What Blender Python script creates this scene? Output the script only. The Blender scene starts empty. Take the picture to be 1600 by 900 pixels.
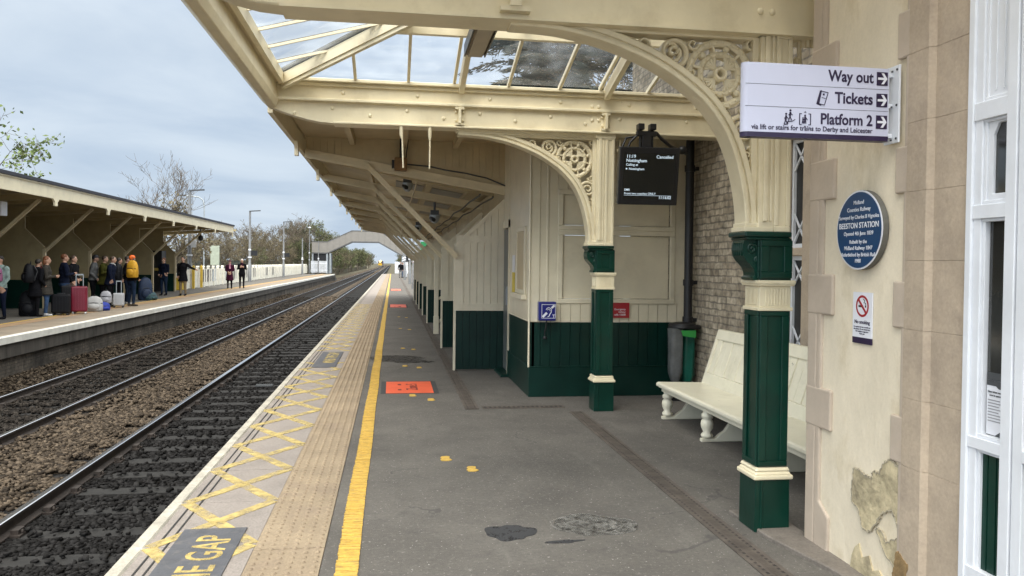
import bpy, bmesh, math, random
import numpy as np
from mathutils import Vector, Matrix, Euler
R = math.radians
SC = bpy.context.scene
COL = SC.collection
rng = random.Random(7)

# ------------------------------------------------------------------ camera
CAMH = 1.5
def cam_axes(yaw, pitch, roll):
    d = Vector((math.sin(yaw)*math.cos(pitch), math.cos(yaw)*math.cos(pitch), -math.sin(pitch)))
    r = Vector((math.cos(yaw), -math.sin(yaw), 0)); u = r.cross(d)
    c, s = math.cos(roll), math.sin(roll)
    return c*r+s*u, c*u-s*r, d
cam = bpy.data.cameras.new('camera'); camo = bpy.data.objects.new('camera', cam); COL.objects.link(camo)
_r, _u, _d = cam_axes(R(8.5194), R(1.0), .012)
camo.matrix_world = Matrix(((_r.x, _u.x, -_d.x, 0), (_r.y, _u.y, -_d.y, 0), (_r.z, _u.z, -_d.z, CAMH), (0, 0, 0, 1)))
cam.sensor_width = 36; cam.lens = 1250/1600*36; cam.shift_y = -.00933
cam.clip_start = .05; cam.clip_end = 6000
SC.camera = camo

# ------------------------------------------------------------------ world, sun, exposure
W = bpy.data.worlds.new('World'); SC.world = W; W.use_nodes = True
wt = W.node_tree; wt.nodes.clear()
def wn(t, **k):
    n = wt.nodes.new(t)
    for a, b in k.items(): setattr(n, a, b)
    return n
SUN_EL, SUN_AZ = 52, 205
wout = wn('ShaderNodeOutputWorld'); wbg = wn('ShaderNodeBackground'); wbg.inputs[1].default_value = .1
sky = wn('ShaderNodeTexSky', sky_type='NISHITA', sun_disc=False)
sky.sun_elevation = R(SUN_EL); sky.sun_rotation = R(SUN_AZ)
tc = wn('ShaderNodeTexCoord'); sep = wn('ShaderNodeSeparateXYZ'); wt.links.new(tc.outputs['Generated'], sep.inputs[0])
# cloud deck: the view direction is projected on a flat layer, so clouds flatten towards the horizon
mz = wn('ShaderNodeMath', operation='MAXIMUM'); wt.links.new(sep.outputs[2], mz.inputs[0]); mz.inputs[1].default_value = .0
az = wn('ShaderNodeMath', operation='ADD'); wt.links.new(mz.outputs[0], az.inputs[0]); az.inputs[1].default_value = .16
dx = wn('ShaderNodeMath', operation='DIVIDE'); wt.links.new(sep.outputs[0], dx.inputs[0]); wt.links.new(az.outputs[0], dx.inputs[1])
dy = wn('ShaderNodeMath', operation='DIVIDE'); wt.links.new(sep.outputs[1], dy.inputs[0]); wt.links.new(az.outputs[0], dy.inputs[1])
cmb = wn('ShaderNodeCombineXYZ'); wt.links.new(dx.outputs[0], cmb.inputs[0]); wt.links.new(dy.outputs[0], cmb.inputs[1])
n1 = wn('ShaderNodeTexNoise'); n1.inputs['Scale'].default_value = 1.15; n1.inputs['Detail'].default_value = 6; n1.inputs['Roughness'].default_value = .52; n1.inputs['Distortion'].default_value = .5
wt.links.new(cmb.outputs[0], n1.inputs['Vector'])
cr = wn('ShaderNodeValToRGB')
cr.color_ramp.elements[0].position = .34; cr.color_ramp.elements[0].color = (4.75, 5.85, 7.3, 1)
cr.color_ramp.elements[1].position = .66; cr.color_ramp.elements[1].color = (6.8, 7.75, 8.75, 1)
wt.links.new(n1.outputs[0], cr.inputs[0])
mix = wn('ShaderNodeMix', data_type='RGBA'); mix.inputs[0].default_value = .93
wt.links.new(sky.outputs[0], mix.inputs[6]); wt.links.new(cr.outputs[0], mix.inputs[7])
# an overcast sky is about three times brighter overhead than low down
el = wn('ShaderNodeMapRange', interpolation_type='SMOOTHSTEP'); wt.links.new(sep.outputs[2], el.inputs[0])
el.inputs[1].default_value = .22; el.inputs[2].default_value = .75; el.inputs[3].default_value = .98; el.inputs[4].default_value = 3.4
bk = wn('ShaderNodeMapRange', interpolation_type='SMOOTHSTEP'); wt.links.new(sep.outputs[1], bk.inputs[0])
bk.inputs[1].default_value = .2; bk.inputs[2].default_value = -.6; bk.inputs[3].default_value = 1; bk.inputs[4].default_value = 2.3
mu0 = wn('ShaderNodeMath', operation='MULTIPLY'); wt.links.new(el.outputs[0], mu0.inputs[0]); wt.links.new(bk.outputs[0], mu0.inputs[1])
up = wn('ShaderNodeMapRange', interpolation_type='SMOOTHSTEP'); wt.links.new(sep.outputs[2], up.inputs[0]); up.inputs[1].default_value = .2; up.inputs[2].default_value = .6
tint = wn('ShaderNodeMix', data_type='RGBA', blend_type='MULTIPLY'); wt.links.new(up.outputs[0], tint.inputs[0]); wt.links.new(mix.outputs[2], tint.inputs[6]); tint.inputs[7].default_value = (1.16, .98, .78, 1)
mul = wn('ShaderNodeVectorMath', operation='SCALE'); wt.links.new(tint.outputs[2], mul.inputs[0]); wt.links.new(mu0.outputs[0], mul.inputs['Scale'])
wt.links.new(mul.outputs[0], wbg.inputs[0]); wt.links.new(wbg.outputs[0], wout.inputs[0])
sl = bpy.data.lights.new('sun', 'SUN'); sl.energy = 1.5; sl.angle = R(30); sl.color = (1, .93, .82)
slo = bpy.data.objects.new('sun', sl); COL.objects.link(slo)
_dir = Vector((math.sin(R(SUN_AZ))*math.cos(R(SUN_EL)), math.cos(R(SUN_AZ))*math.cos(R(SUN_EL)), math.sin(R(SUN_EL))))
slo.rotation_euler = _dir.to_track_quat('Z', 'Y').to_euler(); slo.location = (0, -5, 30)
SC.view_settings.view_transform = 'Standard'; SC.view_settings.look = 'None'; SC.view_settings.exposure = .12; SC.view_settings.gamma = 1
SC.view_settings.use_curve_mapping = False
try:
    SC.cycles.max_bounces = 8; SC.cycles.transparent_max_bounces = 24; SC.cycles.diffuse_bounces = 4
except Exception: pass

# ------------------------------------------------------------------ materials
MATS = {}
def nodes(m): return m.node_tree.nodes, m.node_tree.links
def paint(name, col, rough=.5, var=.12, scale=6., bump=0., bscale=40., metal=0., dirt=None, dirt_amt=.35, dscale=2.5, stretch=(1, 1, 1), spec=.5, fine=0, chips=None):
    if name in MATS: return MATS[name]
    m = bpy.data.materials.new(name); m.use_nodes = True; ns, ls = nodes(m)
    b = ns['Principled BSDF']; b.inputs['Roughness'].default_value = rough; b.inputs['Metallic'].default_value = metal
    b.inputs['Specular IOR Level'].default_value = spec
    t = ns.new('ShaderNodeTexCoord'); mp = ns.new('ShaderNodeMapping'); mp.inputs['Scale'].default_value = stretch; ls.new(t.outputs['Object'], mp.inputs[0])
    n = ns.new('ShaderNodeTexNoise'); n.inputs['Scale'].default_value = scale; n.inputs['Detail'].default_value = 8; n.inputs['Roughness'].default_value = .6
    ls.new(mp.outputs[0], n.inputs['Vector'])
    r = ns.new('ShaderNodeValToRGB'); c = col
    lo = tuple(max(0, x*(1-var*1.6)) for x in c); hi = tuple(min(1, x*(1+var)) for x in c)
    r.color_ramp.elements[0].position = .3; r.color_ramp.elements[0].color = (*lo, 1)
    r.color_ramp.elements[1].position = .7; r.color_ramp.elements[1].color = (*hi, 1)
    ls.new(n.outputs[0], r.inputs[0]); out = r.outputs[0]
    if dirt:
        n2 = ns.new('ShaderNodeTexNoise'); n2.inputs['Scale'].default_value = dscale; n2.inputs['Detail'].default_value = 10; n2.inputs['Roughness'].default_value = .68
        ls.new(mp.outputs[0], n2.inputs['Vector'])
        mr = ns.new('ShaderNodeMapRange'); mr.inputs[1].default_value = .52; mr.inputs[2].default_value = .75; mr.inputs[3].default_value = 0; mr.inputs[4].default_value = dirt_amt
        ls.new(n2.outputs[0], mr.inputs[0])
        mx = ns.new('ShaderNodeMix'); mx.data_type = 'RGBA'; mx.inputs[7].default_value = (*dirt, 1)
        ls.new(mr.outputs[0], mx.inputs[0]); ls.new(out, mx.inputs[6]); out = mx.outputs[2]
    if fine:
        n3 = ns.new('ShaderNodeTexNoise'); n3.inputs['Scale'].default_value = 75; n3.inputs['Detail'].default_value = 5; ls.new(t.outputs['Object'], n3.inputs['Vector'])
        m3 = ns.new('ShaderNodeMapRange'); m3.inputs[1].default_value = .3; m3.inputs[2].default_value = .7; m3.inputs[3].default_value = 1-fine; m3.inputs[4].default_value = 1+fine
        ls.new(n3.outputs[0], m3.inputs[0])
        v = ns.new('ShaderNodeVectorMath'); v.operation = 'SCALE'; ls.new(out, v.inputs[0]); ls.new(m3.outputs[0], v.inputs['Scale']); out = v.outputs[0]
    if chips:
        n4 = ns.new('ShaderNodeTexNoise'); n4.inputs['Scale'].default_value = chips[1]; n4.inputs['Detail'].default_value = 7; n4.inputs['Roughness'].default_value = .65; ls.new(t.outputs['Object'], n4.inputs['Vector'])
        m4 = ns.new('ShaderNodeMapRange'); m4.inputs[1].default_value = chips[2]; m4.inputs[2].default_value = chips[2]+.02; ls.new(n4.outputs[0], m4.inputs[0])
        x4 = ns.new('ShaderNodeMix'); x4.data_type = 'RGBA'; x4.inputs[7].default_value = (*chips[0], 1); ls.new(m4.outputs[0], x4.inputs[0]); ls.new(out, x4.inputs[6]); out = x4.outputs[2]
    ls.new(out, b.inputs['Base Color'])
    if bump:
        nb = ns.new('ShaderNodeTexNoise'); nb.inputs['Scale'].default_value = bscale; nb.inputs['Detail'].default_value = 5; ls.new(mp.outputs[0], nb.inputs['Vector'])
        bp = ns.new('ShaderNodeBump'); bp.inputs['Strength'].default_value = bump; bp.inputs['Distance'].default_value = .01
        ls.new(nb.outputs[0], bp.inputs['Height']); ls.new(bp.outputs[0], b.inputs['Normal'])
    MATS[name] = m; return m
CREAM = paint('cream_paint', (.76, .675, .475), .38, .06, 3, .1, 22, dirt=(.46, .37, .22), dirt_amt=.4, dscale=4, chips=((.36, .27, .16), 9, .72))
CREAMD = paint('shaded_cream_paint', (.52, .43, .265), .45, .08, 3, .08, 30, dirt=(.3, .24, .14), dirt_amt=.35)  # darker copy of the cream, with the shade of canopy undersides in its colour
BENCH = paint('pale_bench_paint', (.80, .755, .60), .35, .05, 3, .08, 22, dirt=(.50, .46, .33), dirt_amt=.45, dscale=4, chips=((.38, .36, .28), 12, .70))
WALLC = paint('shaded_room_cream', (.68, .615, .46), .3, .06, 3, .06, 30, dirt=(.36, .3, .2), dirt_amt=.3)  # cream toned down in colour for the shade on waiting room and screens
CREAMM = paint('mid_cream_timber', (.65, .555, .365), .45, .08, 3, .08, 30, dirt=(.34, .26, .15), dirt_amt=.35)  # cream a step darker than the main one, for canopy beams and struts
GREEN = paint('dark_green_paint', (.002, .022, .016), .38, .2, 3, .08, 25, dirt=(.012, .028, .022), dirt_amt=.4, spec=.28)
GREENC = paint('column_green_paint', (.002, .032, .021), .3, .2, 4, .12, 18, dirt=(.012, .03, .024), dirt_amt=.5, dscale=7, spec=.35, chips=((.07, .085, .07), 11, .70))
BLACK = paint('black_paint', (.012, .012, .014), .4, .2, 5)
DARK = paint('dark_interior', (.02, .019, .018), .7)
WHITEP = paint('white_paint', (.72, .74, .78), .35, .04, 4, .1, 25, dirt=(.45, .45, .45), dirt_amt=.25)
WHITE = paint('white_enamel', (.74, .75, .80), .3, .03, 4)
PURPLE = paint('dark_purple_print', (.022, .012, .045), .4)
BLUE = paint('plaque_blue', (.005, .045, .13), .35, .1)
BLUEB = paint('royal_blue_enamel', (.01, .014, .16), .3, .1)
REDP = paint('red_print', (.35, .012, .02), .4)
GREY = paint('galvanised_steel', (.33, .36, .38), .45, .1, 5, metal=.3)
GREYD = paint('slate_grey', (.06, .065, .07), .6)
CONC = paint('concrete', (.36, .33, .29), .85, .16, 4, .5, 60, dirt=(.2, .18, .15), dirt_amt=.5, fine=.15)
SLAB = paint('grey_paving_slab', (.285, .25, .225), .85, .14, 3, .35, 90, dirt=(.17, .145, .125), dirt_amt=.6, dscale=3, fine=.16)
COPE = paint('pale_coping_edge', (.45, .42, .355), .85, .2, 6, .4, 70, dirt=(.27, .25, .22), dirt_amt=.6, fine=.15)
TACT = paint('buff_tactile_paving', (.30, .232, .155), .85, .12, 2.2, .3, 90, dirt=(.19, .14, .11), dirt_amt=.6, fine=.14)
YEL = paint('worn_yellow_paint', (.60, .385, .075), .75, .16, 12, .5, 30, dirt=(.22, .16, .08), dirt_amt=.9, dscale=10, stretch=(1, 3, 1), fine=.15)
STONE = paint('painted_quoin_stone', (.44, .355, .265), .8, .09, 4, .35, 22, dirt=(.25, .2, .16), dirt_amt=.55, dscale=5, fine=.07)
STONEL = paint('pinkish_quoin_paint', (.50, .415, .33), .8, .08, 4, .3, 25, dirt=(.28, .23, .19), dirt_amt=.35)
RENDER = paint('cream_render', (.76, .67, .515), .75, .09, 2.5, .4, 22, dirt=(.48, .385, .225), dirt_amt=.85, dscale=2.6, stretch=(1, 1, .55), fine=.03)
BARE = paint('bare_yellow_stone', (.52, .44, .28), .9, .3, 9, .9, 30, dirt=(.17, .14, .1), dirt_amt=.7, dscale=7)
STEELR = paint('polished_rail_head', (.8, .8, .82), .16, .05, 8, metal=1)
RUST = paint('rusty_rail_web', (.035, .026, .022), .75, .3, 12, .3)
SLEEP = paint('dark_timber_sleeper', (.014, .013, .0125), .85, .3, 7, .6, 30, stretch=(1, 4, 1), dirt=(.008, .008, .008), dirt_amt=.7)
FELT = paint('dark_roof_felt', (.035, .037, .05), .85, .15, 4)
ROOFG = paint('grey_roof_panel', (.33, .32, .30), .7, .1, 3)
BARK = paint('bark', (.11, .09, .065), .9, .3, 8)
TWIG = paint('twig', (.125, .10, .075), .9, .2, 8)
def leafmat(name, c, var=.35):
    m = paint(name, c, .7, var, .9); return m
L_OLIVE = leafmat('olive_spring_leaves', (.135, .125, .05))
L_BROWN = leafmat('brown_olive_scrub', (.14, .115, .06))
L_DARK = leafmat('dark_ivy_leaves', (.045, .05, .022))
L_PALE = leafmat('pale_new_leaves', (.13, .18, .05))
L_CON = leafmat('conifer_needles', (.032, .044, .036))
L_GRN = leafmat('hedge_green_leaves', (.10, .115, .04))
SKIN = paint('skin', (.40, .23, .16), .5, .05)
def glassmat():
    m = bpy.data.materials.new('roof_glass'); m.use_nodes = True; ns, ls = nodes(m); ns.remove(ns['Principled BSDF'])
    o = ns['Material Output']; t = ns.new('ShaderNodeBsdfTransparent'); t.inputs[0].default_value = (.93, .96, 1, 1)
    g = ns.new('ShaderNodeBsdfGlossy'); g.inputs['Roughness'].default_value = .03
    d = ns.new('ShaderNodeBsdfTranslucent'); d.inputs[0].default_value = (.8, .85, .9, 1)
    f = ns.new('ShaderNodeFresnel'); f.inputs[0].default_value = 1.35
    mx = ns.new('ShaderNodeMixShader'); ls.new(f.outputs[0], mx.inputs[0]); ls.new(t.outputs[0], mx.inputs[1]); ls.new(g.outputs[0], mx.inputs[2])
    tc = ns.new('ShaderNodeTexCoord'); n = ns.new('ShaderNodeTexNoise'); n.inputs['Scale'].default_value = 3; n.inputs['Detail'].default_value = 8; ls.new(tc.outputs['Object'], n.inputs['Vector'])
    mr = ns.new('ShaderNodeMapRange'); mr.inputs[1].default_value = .45; mr.inputs[2].default_value = .8; mr.inputs[3].default_value = .02; mr.inputs[4].default_value = .2; ls.new(n.outputs[0], mr.inputs[0])
    m2 = ns.new('ShaderNodeMixShader'); ls.new(mr.outputs[0], m2.inputs[0]); ls.new(mx.outputs[0], m2.inputs[1]); ls.new(d.outputs[0], m2.inputs[2])
    ls.new(m2.outputs[0], o.inputs[0]); return m
GLASS = glassmat()
WGLASS = paint('dark_window_glass', (.035, .036, .034), .08, .3, 3, spec=.8)
def emit(name, c, s):
    m = bpy.data.materials.new(name); m.use_nodes = True; ns, ls = nodes(m); b = ns['Principled BSDF']
    b.inputs['Base Color'].default_value = (.02, .02, .02, 1); b.inputs['Emission Color'].default_value = (*c, 1); b.inputs['Emission Strength'].default_value = s; return m
SCRT = emit('screen_text_glow', (.75, .9, 1), .9)
HEADL = emit('train_headlight_glow', (1, .72, .2), 4)
def brickmat(name, c1, c2, mort, axis, sooty=False):
    m = bpy.data.materials.new(name); m.use_nodes = True; ns, ls = nodes(m); b = ns['Principled BSDF']; b.inputs['Roughness'].default_value = .9
    t = ns.new('ShaderNodeTexCoord'); s = ns.new('ShaderNodeSeparateXYZ'); ls.new(t.outputs['Object'], s.inputs[0])
    c = ns.new('ShaderNodeCombineXYZ'); ls.new(s.outputs[axis], c.inputs[0]); ls.new(s.outputs[2], c.inputs[1])
    nd = ns.new('ShaderNodeTexNoise'); nd.inputs['Scale'].default_value = 9; ls.new(t.outputs['Object'], nd.inputs['Vector'])
    ad = ns.new('ShaderNodeVectorMath'); ad.operation = 'MULTIPLY_ADD'; ls.new(nd.outputs['Color'], ad.inputs[0]); ad.inputs[1].default_value = (.03, .03, 0); ls.new(c.outputs[0], ad.inputs[2])
    k = ns.new('ShaderNodeTexBrick'); k.inputs['Scale'].default_value = 1; k.inputs['Brick Width'].default_value = .225; k.inputs['Row Height'].default_value = .071; k.inputs['Mortar Size'].default_value = .009; k.inputs['Mortar Smooth'].default_value = .3
    k.inputs['Color1'].default_value = (*c1, 1); k.inputs['Color2'].default_value = (*c2, 1); k.inputs['Mortar'].default_value = (*mort, 1); k.inputs['Bias'].default_value = -.1
    ls.new(ad.outputs[0], k.inputs['Vector'])
    n = ns.new('ShaderNodeTexNoise'); n.inputs['Scale'].default_value = 14; n.inputs['Detail'].default_value = 9; ls.new(t.outputs['Object'], n.inputs['Vector'])
    mr = ns.new('ShaderNodeMapRange'); mr.inputs[1].default_value = .3; mr.inputs[2].default_value = .7; mr.inputs[3].default_value = .55; mr.inputs[4].default_value = 1.35; ls.new(n.outputs[0], mr.inputs[0])
    v = ns.new('ShaderNodeVectorMath'); v.operation = 'SCALE'; ls.new(k.outputs['Color'], v.inputs[0]); ls.new(mr.outputs[0], v.inputs['Scale']); out = v.outputs[0]
    if sooty:
        mp = ns.new('ShaderNodeMapping'); mp.inputs['Scale'].default_value = (1, .7, .35); ls.new(t.outputs['Object'], mp.inputs[0])
        n2 = ns.new('ShaderNodeTexNoise'); n2.inputs['Scale'].default_value = 1.6; n2.inputs['Detail'].default_value = 8; n2.inputs['Roughness'].default_value = .7; ls.new(mp.outputs[0], n2.inputs['Vector'])
        m2 = ns.new('ShaderNodeMapRange'); m2.inputs[1].default_value = .35; m2.inputs[2].default_value = .68; m2.inputs[3].default_value = .15; m2.inputs[4].default_value = 1.05; ls.new(n2.outputs[0], m2.inputs[0])
        v2 = ns.new('ShaderNodeVectorMath'); v2.operation = 'SCALE'; ls.new(out, v2.inputs[0]); ls.new(m2.outputs[0], v2.inputs['Scale']); out = v2.outputs[0]
    ls.new(out, b.inputs['Base Color'])
    sb = ns.new('ShaderNodeMath'); sb.operation = 'MULTIPLY_ADD'; ls.new(k.outputs['Fac'], sb.inputs[0]); sb.inputs[1].default_value = -1.2; ls.new(n.outputs[0], sb.inputs[2])
    bp = ns.new('ShaderNodeBump'); bp.inputs['Strength'].default_value = .9; bp.inputs['Distance'].default_value = .012; ls.new(sb.outputs[0], bp.inputs['Height']); ls.new(bp.outputs[0], b.inputs['Normal'])
    return m
BRICK = brickmat('buff_brick', (.33, .275, .20), (.50, .43, .325), (.25, .215, .17), 1)
BRICKD = brickmat('sooty_brick', (.10, .082, .065), (.15, .125, .10), (.09, .08, .068), 1, sooty=True)

def tarmac():
    m = bpy.data.materials.new('grey_tarmac'); m.use_nodes = True; ns, ls = nodes(m); b = ns['Principled BSDF']; b.inputs['Roughness'].default_value = .85
    t = ns.new('ShaderNodeTexCoord'); ob = t.outputs['Object']
    def noise(s, d, r=.6, st=None):
        n = ns.new('ShaderNodeTexNoise'); n.inputs['Scale'].default_value = s; n.inputs['Detail'].default_value = d; n.inputs['Roughness'].default_value = r
        if st:
            mp = ns.new('ShaderNodeMapping'); mp.inputs['Scale'].default_value = st; ls.new(ob, mp.inputs[0]); ls.new(mp.outputs[0], n.inputs['Vector'])
        else: ls.new(ob, n.inputs['Vector'])
        return n.outputs[0]
    r = ns.new('ShaderNodeValToRGB'); e = r.color_ramp.elements; e[0].position = .32; e[0].color = (.076, .069, .061, 1); e[1].position = .68; e[1].color = (.134, .122, .107, 1)
    ls.new(noise(1.3, 9, .62), r.inputs[0]); cur = r.outputs[0]
    def over(src, lo, hi, col, amt):
        nonlocal cur
        mr = ns.new('ShaderNodeMapRange'); mr.inputs[1].default_value = lo; mr.inputs[2].default_value = hi; mr.inputs[3].default_value = 0; mr.inputs[4].default_value = amt; ls.new(src, mr.inputs[0])
        mx = ns.new('ShaderNodeMix'); mx.data_type = 'RGBA'; mx.inputs[7].default_value = (*col, 1); ls.new(mr.outputs[0], mx.inputs[0]); ls.new(cur, mx.inputs[6]); cur = mx.outputs[2]
    over(noise(4.5, 10, .7), .53, .68, (.060, .055, .050), .7)       # damp, worn dark blotches
    over(noise(2.2, 8, .7, (1, .35, 1)), .58, .74, (.20, .185, .165), .55)
    over(noise(22, 6, .65), .61, .68, (.26, .245, .22), .75)          # pale scuffs
    over(noise(60, 2, .5), .68, .71, (.42, .40, .37), .9)           # chewing gum, grit
    over(noise(44, 4, .65), .50, .66, (.058, .053, .047), .55)
    over(noise(36, 4, .65), .55, .70, (.21, .195, .172), .5)
    over(noise(300, 2), .5, .75, (.21, .19, .165), .7)
    over(noise(240, 2), .56, .75, (.05, .05, .05), .7)
    v = ns.new('ShaderNodeTexVoronoi'); v.feature = 'DISTANCE_TO_EDGE'; v.inputs['Scale'].default_value = .55
    nd = ns.new('ShaderNodeTexNoise'); nd.inputs['Scale'].default_value = 3; nd.inputs['Detail'].default_value = 6; ls.new(ob, nd.inputs['Vector'])
    ma = ns.new('ShaderNodeVectorMath'); ma.operation = 'MULTIPLY_ADD'; ls.new(nd.outputs['Color'], ma.inputs[0]); ma.inputs[1].default_value = (.7, .7, 0); ls.new(ob, ma.inputs[2]); ls.new(ma.outputs[0], v.inputs['Vector'])
    inv = ns.new('ShaderNodeMath'); inv.operation = 'SUBTRACT'; inv.inputs[0].default_value = 1; ls.new(v.outputs['Distance'], inv.inputs[1])
    gate = ns.new('ShaderNodeMath'); gate.operation = 'MULTIPLY'; ls.new(inv.outputs[0], gate.inputs[0])
    gr = ns.new('ShaderNodeMapRange'); gr.inputs[1].default_value = .5; gr.inputs[2].default_value = .56; ls.new(noise(.8, 2), gr.inputs[0]); ls.new(gr.outputs[0], gate.inputs[1])
    over(gate.outputs[0], .993, .9985, (.05, .047, .045), .6)
    ls.new(cur, b.inputs['Base Color'])
    bp = ns.new('ShaderNodeBump'); bp.inputs['Strength'].default_value = .5; bp.inputs['Distance'].default_value = .006; ls.new(noise(150, 4), bp.inputs['Height']); ls.new(bp.outputs[0], b.inputs['Normal'])
    return m
TARMAC = tarmac()
def ballastmat(name, stones):
    m = bpy.data.materials.new(name); m.use_nodes = True; ns, ls = nodes(m); b = ns['Principled BSDF']; b.inputs['Roughness'].default_value = .9; b.inputs['Specular IOR Level'].default_value = .15
    t = ns.new('ShaderNodeTexCoord'); ob = t.outputs['Object']; s = ns.new('ShaderNodeSeparateXYZ'); ls.new(ob, s.inputs[0])
    if stones:
        a = ns.new('ShaderNodeAttribute'); a.attribute_name = 'tone'; rnd = a.outputs['Fac']
    else:
        v = ns.new('ShaderNodeTexVoronoi'); v.inputs['Scale'].default_value = 17; ls.new(ob, v.inputs['Vector'])
        sc = ns.new('ShaderNodeSeparateColor'); ls.new(v.outputs['Color'], sc.inputs[0]); rnd = sc.outputs[0]
        bp = ns.new('ShaderNodeBump'); bp.inputs['Strength'].default_value = 1; bp.inputs['Distance'].default_value = .04; bp.invert = True; ls.new(v.outputs['Distance'], bp.inputs['Height']); ls.new(bp.outputs[0], b.inputs['Normal'])
    r1 = ns.new('ShaderNodeValToRGB'); e = r1.color_ramp.elements; e[0].color = (.026, .020, .015, 1); e[1].color = (.135, .105, .076, 1); ls.new(rnd, r1.inputs[0])
    r2 = ns.new('ShaderNodeValToRGB'); e = r2.color_ramp.elements; e[0].color = (.006, .0055, .0055, 1); e[1].color = (.027, .026, .026, 1); ls.new(rnd, r2.inputs[0])
    # oily dark stones between the rails of each track, cleaner brown ones between the tracks
    n = ns.new('ShaderNodeTexNoise'); n.inputs['Scale'].default_value = 2; n.inputs['Detail'].default_value = 5; ls.new(ob, n.inputs['Vector'])
    def band(c, w):
        d = ns.new('ShaderNodeMath'); d.operation = 'SUBTRACT'; ls.new(s.outputs[0], d.inputs[0]); d.inputs[1].default_value = c
        a = ns.new('ShaderNodeMath'); a.operation = 'ABSOLUTE'; ls.new(d.outputs[0], a.inputs[0])
        p = ns.new('ShaderNodeMath'); p.operation = 'MULTIPLY_ADD'; ls.new(n.outputs[0], p.inputs[0]); p.inputs[1].default_value = .35; ls.new(a.outputs[0], p.inputs[2])
        mr = ns.new('ShaderNodeMapRange'); mr.inputs[1].default_value = w; mr.inputs[2].default_value = w+.25; mr.inputs[3].default_value = 1; mr.inputs[4].default_value = 0; ls.new(p.outputs[0], mr.inputs[0]); return mr.outputs[0]
    mxx = ns.new('ShaderNodeMath'); mxx.operation = 'MAXIMUM'; ls.new(band(-2.45, 1.22), mxx.inputs[0])
    b2 = ns.new('ShaderNodeMath'); b2.operation = 'MULTIPLY'; ls.new(band(-6.02, .78), b2.inputs[0]); b2.inputs[1].default_value = .8; ls.new(b2.outputs[0], mxx.inputs[1])
    mx = ns.new('ShaderNodeMix'); mx.data_type = 'RGBA'; ls.new(mxx.outputs[0], mx.inputs[0]); ls.new(r1.outputs[0], mx.inputs[6]); ls.new(r2.outputs[0], mx.inputs[7])
    ls.new(mx.outputs[2], b.inputs['Base Color']); return m
BAL = ballastmat('ballast_bed', False); BALS = ballastmat('ballast_stone', True)

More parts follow.
